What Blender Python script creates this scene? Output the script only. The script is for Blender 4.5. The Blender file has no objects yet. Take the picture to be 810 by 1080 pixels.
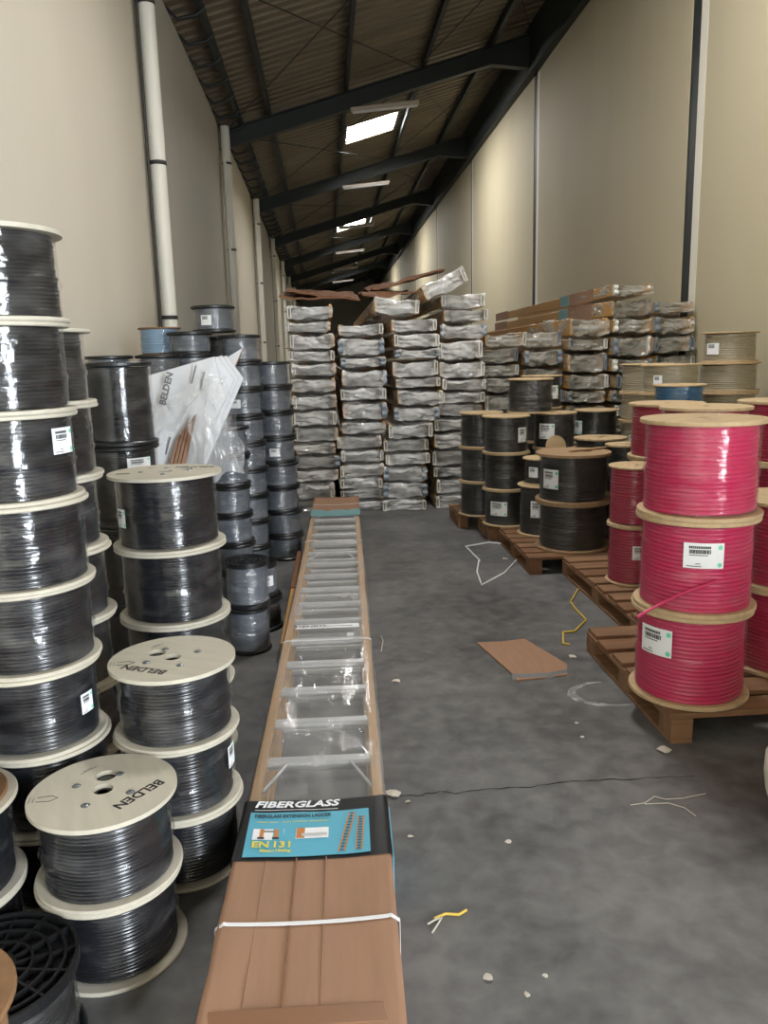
import bpy, bmesh, math, random
from mathutils import Vector, Matrix, noise
random.seed(7)
R_ = random.Random(11)
PI = math.pi
sc = bpy.context.scene
col = sc.collection

# ------------------------------------------------------------------ camera
F, CX, CY, EYE = 835.0, 405.0, 540.0, 1.55
vy = Vector((342-CX, CY-378, -F)).normalized()
vd = Vector((115, -4460, -F)); vd = (vd - vd.dot(vy)*vy).normalized()
vz = -vd; vx = vy.cross(vz)
cd = bpy.data.cameras.new('camera'); cam = bpy.data.objects.new('camera', cd); col.objects.link(cam)
cd.sensor_fit = 'VERTICAL'; cd.sensor_height = 24.0; cd.lens = F*24.0/1080.0; cd.clip_start = .05; cd.clip_end = 200
mw = Matrix((vx, vy, vz)).to_4x4(); mw.translation = Vector((0, 0, EYE)); cam.matrix_world = mw
sc.camera = cam
W2C = Matrix((vx, vy, vz)).transposed()
def ray(px, py): return Matrix((vx, vy, vz)) @ Vector((px-CX, CY-py, -F))
def gp(px, py, z=0.0):                    # pixel -> point at height z
    d = ray(px, py); t = (z-EYE)/d.z; return Vector((d.x*t, d.y*t, z))
def yp(px, py, y):                        # pixel -> point at distance y down the aisle
    d = ray(px, py); t = y/d.y; return Vector((d.x*t, y, EYE+d.z*t))

# ------------------------------------------------------------------ light and exposure
LX, RX = -1.60, 3.80                      # wall planes
ZL, ZR = 5.46, 7.00                       # roof height at the left and right wall
def roof(x): return ZL+(ZR-ZL)*(x-LX)/(RX-LX)
Y0, Y1 = -8.0, 57.0
wd = bpy.data.worlds.new('sky'); sc.world = wd; wd.use_nodes = True
wd.node_tree.nodes['Background'].inputs[0].default_value = (.75, .85, 1, 1)
wd.node_tree.nodes['Background'].inputs[1].default_value = 1.0
def area(name, loc, rot, sx, sy, power, colr):
    l = bpy.data.lights.new(name, 'AREA'); l.shape = 'RECTANGLE'; l.size = sx; l.size_y = sy; l.energy = power; l.color = colr
    o = bpy.data.objects.new(name, l); o.location = loc; o.rotation_euler = rot; col.objects.link(o); return o
# daylight entering through the loading door in the right wall behind the camera
DOOR = (-5.4, -3.0, 3.9)
area('door_daylight', (RX+.12, (DOOR[0]+DOOR[1])/2, DOOR[2]/2), (0, PI/2, 0), DOOR[2]-.1, DOOR[1]-DOOR[0]-.1, 1650, (.86, .93, 1.0))
SKY_EMIT = 60.0
sc.view_settings.view_transform = 'Standard'; sc.view_settings.look = 'None'
sc.view_settings.exposure = 0.0; sc.view_settings.gamma = 1.0; sc.view_settings.use_curve_mapping = False

# ------------------------------------------------------------------ materials
def srgb(r, g, b):
    f = lambda c: (c/255/12.92) if c/255 <= .04045 else ((c/255+.055)/1.055)**2.4
    return (f(r), f(g), f(b), 1)
MATS = {}
def mat(name, c, rough=.6, metal=0, var=0, vscale=6, bump=0, bscale=40, stretch=(1, 1, 1), spec=.5, coat=0, c2=None, emit=0):
    if name in MATS: return MATS[name]
    m = bpy.data.materials.new(name); m.use_nodes = True; nt = m.node_tree; b = nt.nodes['Principled BSDF']
    b.inputs['Base Color'].default_value = c; b.inputs['Roughness'].default_value = rough; b.inputs['Metallic'].default_value = metal
    b.inputs['Specular IOR Level'].default_value = spec
    if coat: b.inputs['Coat Weight'].default_value = coat; b.inputs['Coat Roughness'].default_value = .08
    if emit: b.inputs['Emission Color'].default_value = c; b.inputs['Emission Strength'].default_value = emit
    if var or bump:
        tc = nt.nodes.new('ShaderNodeTexCoord'); mp = nt.nodes.new('ShaderNodeMapping'); mp.inputs['Scale'].default_value = stretch
        nt.links.new(tc.outputs['Object'], mp.inputs[0])
    if var:
        n = nt.nodes.new('ShaderNodeTexNoise'); n.inputs['Scale'].default_value = vscale; n.inputs['Detail'].default_value = 6
        r = nt.nodes.new('ShaderNodeValToRGB')
        e = r.color_ramp.elements; e[0].position = .3; e[1].position = .7
        k = 1-var
        e[0].color = c2 if c2 else (c[0]*k, c[1]*k, c[2]*k, 1); e[1].color = c
        nt.links.new(mp.outputs[0], n.inputs['Vector']); nt.links.new(n.outputs[0], r.inputs[0]); nt.links.new(r.outputs[0], b.inputs['Base Color'])
    if bump:
        n2 = nt.nodes.new('ShaderNodeTexNoise'); n2.inputs['Scale'].default_value = bscale; n2.inputs['Detail'].default_value = 4
        bp = nt.nodes.new('ShaderNodeBump'); bp.inputs['Strength'].default_value = bump; bp.inputs['Distance'].default_value = .01
        nt.links.new(mp.outputs[0], n2.inputs['Vector']); nt.links.new(n2.outputs[0], bp.inputs['Height']); nt.links.new(bp.outputs[0], b.inputs['Normal'])
    MATS[name] = m; return m
def film(name, c, opac, rough=.18, bscale=30, bump=.6, stretch=(1, 1, 1), patch=.0, ridged=False):
    m = bpy.data.materials.new(name); m.use_nodes = True; nt = m.node_tree; b = nt.nodes['Principled BSDF']
    b.inputs['Base Color'].default_value = c; b.inputs['Roughness'].default_value = rough; b.inputs['Specular IOR Level'].default_value = .8
    tc = nt.nodes.new('ShaderNodeTexCoord'); mp = nt.nodes.new('ShaderNodeMapping'); mp.inputs['Scale'].default_value = stretch
    n = nt.nodes.new('ShaderNodeTexNoise'); n.inputs['Scale'].default_value = bscale; n.inputs['Detail'].default_value = 5; n.inputs['Distortion'].default_value = .8
    if ridged: n.noise_type = 'RIDGED_MULTIFRACTAL'; n.inputs['Detail'].default_value = 3
    bp = nt.nodes.new('ShaderNodeBump'); bp.inputs['Strength'].default_value = bump; bp.inputs['Distance'].default_value = .05 if ridged else .012
    nt.links.new(tc.outputs['Object'], mp.inputs[0]); nt.links.new(mp.outputs[0], n.inputs['Vector'])
    nt.links.new(n.outputs[0], bp.inputs['Height']); nt.links.new(bp.outputs[0], b.inputs['Normal'])
    t = nt.nodes.new('ShaderNodeBsdfTransparent'); mx = nt.nodes.new('ShaderNodeMixShader')
    n2 = nt.nodes.new('ShaderNodeTexNoise'); n2.inputs['Scale'].default_value = bscale*.35; n2.inputs['Detail'].default_value = 4
    mr = nt.nodes.new('ShaderNodeMapRange'); mr.inputs['From Min'].default_value = .35; mr.inputs['From Max'].default_value = .7
    mr.inputs['To Min'].default_value = max(0, opac-patch); mr.inputs['To Max'].default_value = min(1, opac+patch)
    nt.links.new(mp.outputs[0], n2.inputs['Vector']); nt.links.new(n2.outputs[0], mr.inputs[0])
    nt.links.new(mr.outputs[0], mx.inputs[0]); nt.links.new(t.outputs[0], mx.inputs[1]); nt.links.new(b.outputs[0], mx.inputs[2])
    nt.links.new(mx.outputs[0], nt.nodes['Material Output'].inputs['Surface'])
    MATS[name] = m; return m
M = {}
M['wall'] = mat('cream_wall_panel', srgb(208, 200, 184), .7, var=.04, vscale=1.6, bump=.04, bscale=30, stretch=(1, 1, .3))
M['wall_grey'] = mat('grey_wall_panel', srgb(184, 182, 172), .7, var=.05, vscale=1.6, bump=.04, bscale=30, stretch=(1, 1, .3))
M['wall_r'] = mat('yellowish_wall_panel', srgb(190, 180, 152), .7, var=.05, vscale=1.6, bump=.04, bscale=30, stretch=(1, 1, .3))
M['wall_trim'] = mat('white_trim', srgb(226, 222, 208), .6)
M['dark_steel'] = mat('dark_green_steel', srgb(34, 42, 42), .55, var=.2, vscale=3)
M['roof'] = mat('roof_sheet', srgb(128, 116, 96), .6, metal=.15, var=.3, vscale=2.2, stretch=(.3, 1, 1), bump=.05)
M['pipe'] = mat('white_pvc', srgb(226, 224, 214), .4, var=.12, vscale=4, stretch=(1, 1, .3))
M['band'] = mat('dark_band', srgb(50, 48, 46), .6)
M['ply'] = mat('pale_plywood', srgb(192, 186, 170), .6, var=.14, vscale=5, bump=.06, bscale=60, stretch=(1, 6, 1))
M['ply_tan'] = mat('tan_plywood', srgb(196, 170, 132), .65, var=.22, vscale=5, bump=.08, bscale=60, stretch=(1, 6, 1))
M['ply_dirty'] = mat('worn_plywood', srgb(168, 138, 104), .7, var=.3, vscale=7, bump=.1, bscale=60, stretch=(1, 5, 1))
M['ply_brown'] = mat('brown_board', srgb(132, 98, 66), .75, var=.2, vscale=30)
M['pblack'] = mat('black_plastic', srgb(24, 25, 27), .38, var=.2, vscale=8)
M['c_black'] = mat('black_cable', srgb(15, 18, 25), .22, spec=.6)
M['c_black2'] = mat('black_cable_matte', srgb(26, 26, 26), .42)
M['c_grey'] = mat('grey_cable', srgb(100, 107, 118), .3, var=.15, vscale=20)
M['c_pink'] = mat('pink_cable', srgb(194, 38, 90), .3, spec=.5)
M['c_red'] = mat('red_pink_cable', srgb(166, 38, 70), .4)
M['c_beige'] = mat('beige_cable', srgb(170, 160, 136), .45)
M['c_blue'] = mat('blue_cable', srgb(40, 104, 150), .4)
M['c_paleblue'] = mat('pale_blue_cable', srgb(140, 170, 196), .35)
M['c_brown'] = mat('brown_fibre', srgb(142, 108, 74), .8, var=.3, vscale=30, bump=.3)
def clear_film(name, haze, gloss, rough, bscale, bump, stretch, low=.15):
    # thin stretch film: clear, a sharp sheen and a little milky haze in patches
    m = bpy.data.materials.new(name); m.use_nodes = True; nt = m.node_tree; L = nt.links.new
    nt.nodes.remove(nt.nodes['Principled BSDF'])
    tc = nt.nodes.new('ShaderNodeTexCoord'); mp = nt.nodes.new('ShaderNodeMapping'); mp.inputs['Scale'].default_value = stretch; L(tc.outputs['Object'], mp.inputs[0])
    n = nt.nodes.new('ShaderNodeTexNoise'); n.inputs['Scale'].default_value = bscale; n.inputs['Detail'].default_value = 4; n.inputs['Distortion'].default_value = .6; L(mp.outputs[0], n.inputs['Vector'])
    bp = nt.nodes.new('ShaderNodeBump'); bp.inputs['Strength'].default_value = bump; bp.inputs['Distance'].default_value = .01; L(n.outputs[0], bp.inputs['Height'])
    g = nt.nodes.new('ShaderNodeBsdfGlossy'); g.inputs['Roughness'].default_value = rough; g.inputs['Color'].default_value = (1, 1, 1, 1); L(bp.outputs[0], g.inputs['Normal'])
    d = nt.nodes.new('ShaderNodeBsdfDiffuse'); d.inputs['Color'].default_value = (.8, .8, .8, 1)
    t = nt.nodes.new('ShaderNodeBsdfTransparent'); t.inputs['Color'].default_value = (.97, .97, .97, 1)
    n2 = nt.nodes.new('ShaderNodeTexNoise'); n2.inputs['Scale'].default_value = bscale*.4; n2.inputs['Detail'].default_value = 5; L(mp.outputs[0], n2.inputs['Vector'])
    mr = nt.nodes.new('ShaderNodeMapRange'); mr.inputs['From Min'].default_value = .48; mr.inputs['From Max'].default_value = .75; mr.inputs['To Min'].default_value = haze*low; mr.inputs['To Max'].default_value = haze; L(n2.outputs[0], mr.inputs[0])
    lw = nt.nodes.new('ShaderNodeLayerWeight'); lw.inputs['Blend'].default_value = .25; L(bp.outputs[0], lw.inputs['Normal'])
    mf = nt.nodes.new('ShaderNodeMath'); mf.operation = 'MULTIPLY_ADD'; mf.inputs[1].default_value = .35; mf.inputs[2].default_value = gloss; L(lw.outputs['Fresnel'], mf.inputs[0])
    m1 = nt.nodes.new('ShaderNodeMixShader'); L(mr.outputs[0], m1.inputs[0]); L(t.outputs[0], m1.inputs[1]); L(d.outputs[0], m1.inputs[2])
    m2 = nt.nodes.new('ShaderNodeMixShader'); L(mf.outputs[0], m2.inputs[0]); L(m1.outputs[0], m2.inputs[1]); L(g.outputs[0], m2.inputs[2])
    L(m2.outputs[0], nt.nodes['Material Output'].inputs['Surface']); return m
M['wrap'] = clear_film('clear_wrap', .06, .032, .08, 20, .32, (1, 1, 2.2))
M['wrap_grey'] = clear_film('clear_wrap_grey', .16, .06, .08, 26, .7, (1, 1, 2.2))
M['wrap_dusty'] = clear_film('dusty_wrap', .10, .025, .14, 24, .4, (1, 1, 2.2))
M['bag'] = film('ladder_film', (.88, .88, .87, 1), .68, .09, 8, 1.0, (.8, 1, 1.5), .4, True)
M['bag_dull'] = film('dull_ladder_film', (.54, .52, .46, 1), .64, .2, 5, 1.0, (.8, 1, 1.5), .38, True)  # darker, duller film for the ladders along the right wall
M['sheet'] = film('loose_film', (.72, .72, .72, 1), .34, .12, 9, .8, (1, 1, .5), .3, True)
M['lad_wrap'] = clear_film('ladder_wrap', .36, .05, .12, 20, .6, (1, .35, 1), .45)
M['frp'] = mat('yellow_brown_fibreglass', srgb(190, 146, 84), .45, var=.12, vscale=14, stretch=(1, .1, 1))
M['alu'] = mat('aluminium', srgb(226, 228, 230), .34, metal=.45, var=.06, vscale=10)
M['alu_soft'] = mat('aluminium_soft', srgb(196, 198, 198), .5, metal=.4)
M['card'] = mat('cardboard', srgb(156, 120, 95), .75, var=.12, vscale=9, bump=.05, bscale=30, stretch=(4, .5, 1))
M['card_dark'] = mat('dark_cardboard', srgb(124, 86, 60), .8, var=.2, vscale=9)
M['card_white'] = mat('white_carton', srgb(226, 228, 232), .55, var=.05)
M['tape'] = mat('brown_tape', srgb(136, 100, 76), .25)
M['lab_black'] = mat('label_black', srgb(26, 26, 28), .35)
M['lab_blue'] = mat('label_blue', srgb(92, 172, 198), .35)
M['lab_teal'] = mat('label_teal', srgb(112, 156, 160), .5)
M['white'] = mat('white_print', srgb(236, 238, 240), .45)
M['black_ink'] = mat('black_ink', srgb(24, 26, 28), .5)
M['yellow_ink'] = mat('yellow_ink', srgb(226, 206, 70), .45)
M['green_ink'] = mat('green_ink', srgb(120, 214, 180), .45)
M['grey_ink'] = mat('grey_ink', srgb(120, 122, 124), .5)
M['orange'] = mat('orange_print', srgb(196, 124, 60), .5)
M['strap'] = mat('white_strap', srgb(226, 226, 228), .4)
M['yellow_strap'] = mat('yellow_strap', srgb(206, 176, 74), .5)
M['pallet'] = mat('pallet_wood', srgb(138, 102, 72), .75, var=.35, vscale=6, bump=.15, bscale=30, stretch=(.4, 4, 2))
M['pallet2'] = mat('dark_pallet_wood', srgb(128, 90, 60), .75, var=.35, vscale=6, bump=.15, bscale=30, stretch=(.4, 4, 2))
M['cap_white'] = mat('white_end_cap', srgb(222, 222, 216), .4)
M['cap_grey'] = mat('grey_end_cap', srgb(120, 130, 142), .45)
M['dark_in'] = mat('dark_board', srgb(58, 46, 36), .8)
M['bolt'] = mat('steel_bolt', srgb(120, 124, 128), .35, metal=.7)
M['sack'] = mat('white_sack', srgb(208, 202, 188), .7, var=.1, vscale=8, bump=.3, bscale=12)
M['litter'] = mat('litter', srgb(196, 190, 178), .7)
M['chalk'] = film('chalk_scuff', (.62, .62, .62, 1), .42, .8, 40, .0, (1, 1, 1), .4)
M['crackm'] = mat('crack_dark', srgb(44, 44, 44), .9)
M['skylight'] = mat('skylight_panel', (1, .985, .96, 1), .5, emit=SKY_EMIT)
M['tube'] = mat('lamp_housing', srgb(196, 186, 176), .5)
def floor_mat():
    m = bpy.data.materials.new('concrete_floor'); m.use_nodes = True; nt = m.node_tree; b = nt.nodes['Principled BSDF']
    tc = nt.nodes.new('ShaderNodeTexCoord'); L = nt.links.new
    def nz(s, d, dist=0):
        n = nt.nodes.new('ShaderNodeTexNoise'); n.inputs['Scale'].default_value = s; n.inputs['Detail'].default_value = d; n.inputs['Distortion'].default_value = dist
        L(tc.outputs['Object'], n.inputs['Vector']); return n
    a = nz(1.6, 12, .1); c = nz(11, 12, .25); d = nz(60, 3)
    mx = nt.nodes.new('ShaderNodeMath'); mx.operation = 'MULTIPLY_ADD'; mx.inputs[1].default_value = .55; L(a.outputs[0], mx.inputs[0])
    mm = nt.nodes.new('ShaderNodeMath'); mm.operation = 'MULTIPLY'; mm.inputs[1].default_value = .5; L(c.outputs[0], mm.inputs[0]); L(mm.outputs[0], mx.inputs[2])
    r = nt.nodes.new('ShaderNodeValToRGB'); e = r.color_ramp.elements
    e[0].position = .36; e[0].color = srgb(66, 66, 67); e[1].position = .68; e[1].color = srgb(116, 115, 114)
    L(mx.outputs[0], r.inputs[0]); L(r.outputs[0], b.inputs['Base Color'])
    rr = nt.nodes.new('ShaderNodeMapRange'); rr.inputs['To Min'].default_value = .42; rr.inputs['To Max'].default_value = .7; L(c.outputs[0], rr.inputs[0]); L(rr.outputs[0], b.inputs['Roughness'])
    bp = nt.nodes.new('ShaderNodeBump'); bp.inputs['Strength'].default_value = .12; bp.inputs['Distance'].default_value = .004; L(d.outputs[0], bp.inputs['Height']); L(bp.outputs[0], b.inputs['Normal'])
    b.inputs['Specular IOR Level'].default_value = .35
    return m
M['floor'] = floor_mat()

# ------------------------------------------------------------------ mesh helpers
class MB:
    def __init__(s): s.v = []; s.f = []; s.sm = []
    def add(s, vs, fs, smooth=False):
        o = len(s.v); s.v += [tuple(v) for v in vs]; s.f += [tuple(i+o for i in f) for f in fs]; s.sm += [smooth]*len(fs); return s
    def box(s, x0, x1, y0, y1, z0, z1, mx=None):
        vs = [Vector((x, y, z)) for z in (z0, z1) for y in (y0, y1) for x in (x0, x1)]
        if mx: vs = [mx @ v for v in vs]
        return s.add(vs, [(0, 2, 3, 1), (4, 5, 7, 6), (0, 1, 5, 4), (2, 6, 7, 3), (0, 4, 6, 2), (1, 3, 7, 5)])
    def bevbox(s, x0, x1, y0, y1, z0, z1, b=.004, mx=None):
        # box with chamfered vertical and horizontal edges
        vs = []; 
        for z, i in ((z0, b), (z0+b, 0), (z1-b, 0), (z1, b)):
            for (x, y) in ((x0+i, y0+b), (x0+b, y0+i), (x1-b, y0+i), (x1-i, y0+b), (x1-i, y1-b), (x1-b, y1-i), (x0+b, y1-i), (x0+i, y1-b)): vs.append(Vector((x, y, z)))
        if mx: vs = [mx @ v for v in vs]
        fs = [tuple(range(7, -1, -1)), tuple(range(24, 32))]
        for k in range(3):
            for i in range(8): fs.append((k*8+i, k*8+(i+1) % 8, (k+1)*8+(i+1) % 8, (k+1)*8+i))
        return s.add(vs, fs)
    def tube(s, pts, r, n=8, caps=True):
        pts = [Vector(p) for p in pts]; rs = r if isinstance(r, (list, tuple)) else [r]*len(pts)
        vs = []; fs = []; up = Vector((0, 0, 1))
        for i, p in enumerate(pts):
            t = (pts[min(i+1, len(pts)-1)]-pts[max(i-1, 0)]).normalized()
            a = t.cross(up if abs(t.z) < .95 else Vector((1, 0, 0))).normalized(); b = t.cross(a).normalized()
            for k in range(n):
                an = 2*PI*k/n; vs.append(p+rs[i]*(math.cos(an)*a+math.sin(an)*b))
        for i in range(len(pts)-1):
            for k in range(n): fs.append((i*n+k, i*n+(k+1) % n, (i+1)*n+(k+1) % n, (i+1)*n+k))
        s.add(vs, fs, True)
        if caps: s.add([vs[k] for k in range(n)], [tuple(range(n))]); s.add([vs[-n+k] for k in range(n)], [tuple(range(n-1, -1, -1))])
        return s
    def lathe(s, prof, n=48, fn=None, closed=False, smooth=True):
        vs = []; fs = []; m = len(prof)
        for i, (r, z) in enumerate(prof):
            for k in range(n):
                a = 2*PI*k/n; rr, zz = (r, z) if fn is None else fn(r, z, a)
                vs.append((rr*math.cos(a), rr*math.sin(a), zz))
        for i in range(m if closed else m-1):
            j = (i+1) % m
            for k in range(n): fs.append((i*n+k, i*n+(k+1) % n, j*n+(k+1) % n, j*n+k))
        return s.add(vs, fs, smooth)
    def mesh(s, name):
        me = bpy.data.meshes.new(name); me.from_pydata(s.v, [], s.f); me.polygons.foreach_set('use_smooth', s.sm); me.update(); return me
def link(name, me, m=None, parent=None, loc=None, rot=None):
    o = bpy.data.objects.new(name, me); col.objects.link(o)
    if m is not None and me is not None and len(me.materials) == 0: me.materials.append(M[m] if isinstance(m, str) else m)
    if parent is not None: o.parent = parent
    if loc is not None: o.location = loc
    if rot is not None: o.rotation_euler = rot
    return o
def put(name, mb, m, parent=None, loc=None, rot=None): return link(name, mb.mesh(name), m, parent, loc, rot)
def tag(o, label=None, cat=None, group=None, kind=None):
    if label: o['label'] = label
    if cat: o['category'] = cat
    if group: o['group'] = group
    if kind: o['kind'] = kind
    return o
def root(name, loc, label, cat, group=None, rz=0):
    o = link(name, None, loc=loc, rot=(0, 0, rz)); o.empty_display_size = .1; return tag(o, label, cat, group)
def text_mesh(txt, size, ext=.0004, shear=0, bold=0):
    c = bpy.data.curves.new('t', 'FONT'); c.body = txt; c.size = size; c.extrude = ext; c.align_x = 'CENTER'; c.align_y = 'CENTER'; c.shear = shear; c.offset = bold; c.resolution_u = 2
    o = bpy.data.objects.new('t', c); col.objects.link(o)
    dg = bpy.context.evaluated_depsgraph_get(); me = bpy.data.meshes.new_from_object(o.evaluated_get(dg))
    bpy.data.objects.remove(o); bpy.data.curves.remove(c); me.materials.clear(); return me
def disc_mesh(R, t, holes=(), n=56):
    c = bpy.data.curves.new('d', 'CURVE'); c.dimensions = '2D'; c.fill_mode = 'BOTH'; c.extrude = t/2
    def ring(cx, cy, r, n):
        sp = c.splines.new('POLY'); sp.points.add(n-1); sp.use_cyclic_u = True
        for k in range(n): sp.points[k].co = (cx+r*math.cos(2*PI*k/n), cy+r*math.sin(2*PI*k/n), 0, 1)
    ring(0, 0, R, n)
    for h in holes: ring(*h, 20)
    o = bpy.data.objects.new('d', c); col.objects.link(o)
    dg = bpy.context.evaluated_depsgraph_get(); me = bpy.data.meshes.new_from_object(o.evaluated_get(dg))
    bpy.data.objects.remove(o); bpy.data.curves.remove(c); me.materials.clear(); return me
ORD = ['topmost', 'second from top', 'third from top', 'fourth from top', 'fifth from top', 'sixth from top', 'seventh from top', 'eighth from top', 'ninth from top',
       'tenth from top', 'eleventh from top', 'twelfth from top', 'thirteenth from top', 'fourteenth from top', 'fifteenth from top', 'sixteenth from top']

# ------------------------------------------------------------------ room shell
def struct(o): o['kind'] = 'structure'; return o
struct(put('floor', MB().box(LX-.3, RX+.3, Y0, Y1, -.2, 0), 'floor'))
floor_o = bpy.data.objects['floor']
COLS = [8.3+6.12*k for k in range(-2, 8)]
# left wall: a backing with one panel per bay
wl = struct(put('wall_left', MB().box(LX-.3, LX-.16, Y0, Y1, 0, ZL+.3), 'wall'))
wr_mb = MB()
wr_mb.box(RX+.16, RX+.3, Y0, DOOR[0], 0, ZR+.2); wr_mb.box(RX+.16, RX+.3, DOOR[1], Y1, 0, ZR+.2); wr_mb.box(RX+.16, RX+.3, DOOR[0], DOOR[1], DOOR[2], ZR+.2)
wr = struct(put('wall_right', wr_mb, 'dark_steel'))
LB = [Y0]+COLS[2:]+[Y1]
def panel_mesh(w, h, t, xface, sgn, bow):
    # panel with a gently bowed face and returned edges
    mb = MB(); n = 10; vs = []; fs = []
    for i in range(n+1):
        u = i/n; off = bow*(1-(2*u-1)**4)
        for z in (0, h): vs.append((sgn*off, u*w, z))
    for i in range(n): fs.append((2*i, 2*i+2, 2*i+3, 2*i+1) if sgn > 0 else (2*i, 2*i+1, 2*i+3, 2*i+2))
    mb.add(vs, fs, True)
    for u in (0, w): mb.add([(0, u, 0), (-sgn*t, u, 0), (-sgn*t, u, h), (0, u, h)], [(0, 1, 2, 3)])
    mb.add([(0, 0, h), (0, w, h), (-sgn*t, w, h), (-sgn*t, 0, h)], [(0, 1, 2, 3)])
    return mb
for i in range(len(LB)-1):
    a, b = LB[i]+(.0 if i == 0 else .05), LB[i+1]-.06
    put('wall_panel', panel_mesh(b-a, ZL-.08, .15, 0, 1, .03), 'wall' if i % 2 == 0 else 'wall_grey', wl, (LX-.02, a, 0))
for i in range(len(LB)-1):
    a, b = LB[i]+(.0 if i == 0 else .16), LB[i+1]-.06
    segs = [(a, b, 0)] if i else [(a, DOOR[0], 0), (DOOR[0], DOOR[1], DOOR[2]), (DOOR[1], b, 0)]
    for (p, q, zb) in segs:
        put('wall_panel', panel_mesh(q-p, 6.22-zb, .15, 0, -1, .02 if i else 0), 'wall_r', wr, (RX, p, zb))
for i, y in enumerate(LB[1:-1]):
    put('steel_column', MB().box(RX+.012, RX+.155, y-.055, y+.165, 0, 6.2), 'dark_steel', wr)
    struct(put('trim_%d' % (i+1), MB().box(RX-.006, RX+.012, y-.20, y-.06, 0, 6.20), 'wall_trim'))
struct(put('wall_back', MB().box(LX-.3, RX+.3, Y0-.2, Y0, 0, ZR+.2), 'wall'))
struct(put('wall_far', MB().box(LX-.3, RX+.3, Y1, Y1+.2, 0, ZR+.2), 'wall_grey'))
# roof: corrugated sheet with skylight openings
SKY = [5.46, 17.7, 29.94, 42.18]; SX0, SX1 = .62, 1.68; SL = 1.3
rm = MB(); ys = []
y = Y0
while y < Y1: ys += [(y, 0), (y+.13, 0), (y+.15, .035), (y+.20, .035)]; y += .22
ys.append((Y1, 0))
def roof_strip(x0, x1, pts):
    vs = []; fs = []
    for (yy, d) in pts:
        vs.append((x0, yy, roof(x0)+d)); vs.append((x1, yy, roof(x1)+d))
    for i in range(len(pts)-1): fs.append((2*i, 2*i+1, 2*i+3, 2*i+2))
    rm.add(vs, fs)
roof_strip(LX-.3, SX0, ys); roof_strip(SX1, RX+.3, ys)
cuts = [Y0]
for s in SKY: cuts += [s-SL/2, s+SL/2]
cuts.append(Y1)
for i in range(0, len(cuts), 2):
    seg = [(cuts[i], 0)]+[p for p in ys if cuts[i] < p[0] < cuts[i+1]]+[(cuts[i+1], 0)]
    roof_strip(SX0, SX1, seg)
ceil = struct(put('ceiling', rm, 'roof'))
sl = math.atan2(ZR-ZL, RX-LX)
for i, s in enumerate(SKY):
    w = struct(link('window_%d' % (i+1), None, loc=((SX0+SX1)/2, s, roof((SX0+SX1)/2)), rot=(0, -sl, 0)))
    hw = (SX1-SX0)/2/math.cos(sl)
    put('skylight_pane', MB().box(-hw+.02, hw-.02, -SL/2+.02, SL/2-.02, .04, .05), 'skylight', w)
    fr = MB(); fr.box(-hw-.03, hw+.03, -SL/2-.03, -SL/2+.02, -.02, .06); fr.box(-hw-.03, hw+.03, SL/2-.02, SL/2+.03, -.02, .06)
    fr.box(-hw-.03, -hw+.02, -SL/2, SL/2, -.02, .06); fr.box(hw-.02, hw+.03, -SL/2, SL/2, -.02, .06)
    put('window_frame', fr, 'roof', w)
pur = MB().box(-.03, .03, Y0, Y1, -.15, 0).mesh('purlin')
for x in (-1.25, -.76, .54, 1.86, 3.0): link('purlin', pur, 'dark_steel', ceil, (x, 0, roof(x)-.005))
put('edge_beam', MB().box(RX-.14, RX+.16, Y0, Y1, 6.22, ZR), 'dark_steel', ceil)
def rafter():
    mb = MB(); L = RX-LX; n = 27
    zc = lambda x: roof(LX+x)-.16
    def dep(x): 
        d = .25
        if x > L-.8: d += .30*((x-L+.8)/.8)
        return d
    for (hw, top) in ((.012, None), (.075, 'b'), (.075, 't')):
        for i in range(n):
            xa, xb = L*i/n, L*(i+1)/n
            za, zb = zc(xa), zc(xb); da, db = dep(xa), dep(xb)
            if top is None: q = (za-da, za, zb-db, zb)
            elif top == 'b': q = (za-da-.02, za-da, zb-db-.02, zb-db)
            else: q = (za, za+.02, zb, zb+.02)
            vs = [(LX+xa, -hw, q[0]), (LX+xa, hw, q[0]), (LX+xa, hw, q[1]), (LX+xa, -hw, q[1]), (LX+xb, -hw, q[2]), (LX+xb, hw, q[2]), (LX+xb, hw, q[3]), (LX+xb, -hw, q[3])]
            mb.add(vs, [(0, 1, 5, 4), (1, 2, 6, 5), (2, 3, 7, 6), (3, 0, 4, 7)])
    return mb.mesh('rafter')
rf = rafter()
for y in COLS[1:]: link('rafter', rf, 'dark_steel', ceil, (0, y, 0))
for y in COLS[1:-1]:
    for (xa, xb) in ((LX+.2, 1.7), (1.7, RX-.2)):
        for (p, q) in ((y+.2, y+5.8), (y+5.8, y+.2)):
            put('brace_rod', MB().tube([(xa, p, roof(xa)-.2), (xb, q, roof(xb)-.2)], .009, 6), 'dark_steel', ceil)
br = MB().tube([(LX-.02, 0, ZL-.02), (LX+.1, 0, ZL-.14), (LX+.32, 0, ZL-.10), (LX+.42, 0, ZL-.02)], .02, 6).mesh('eave_bracket')
y = 2.4
while y < 44: link('eave_bracket', br, 'dark_steel', ceil, (0, y, 0)); y += .75
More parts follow.
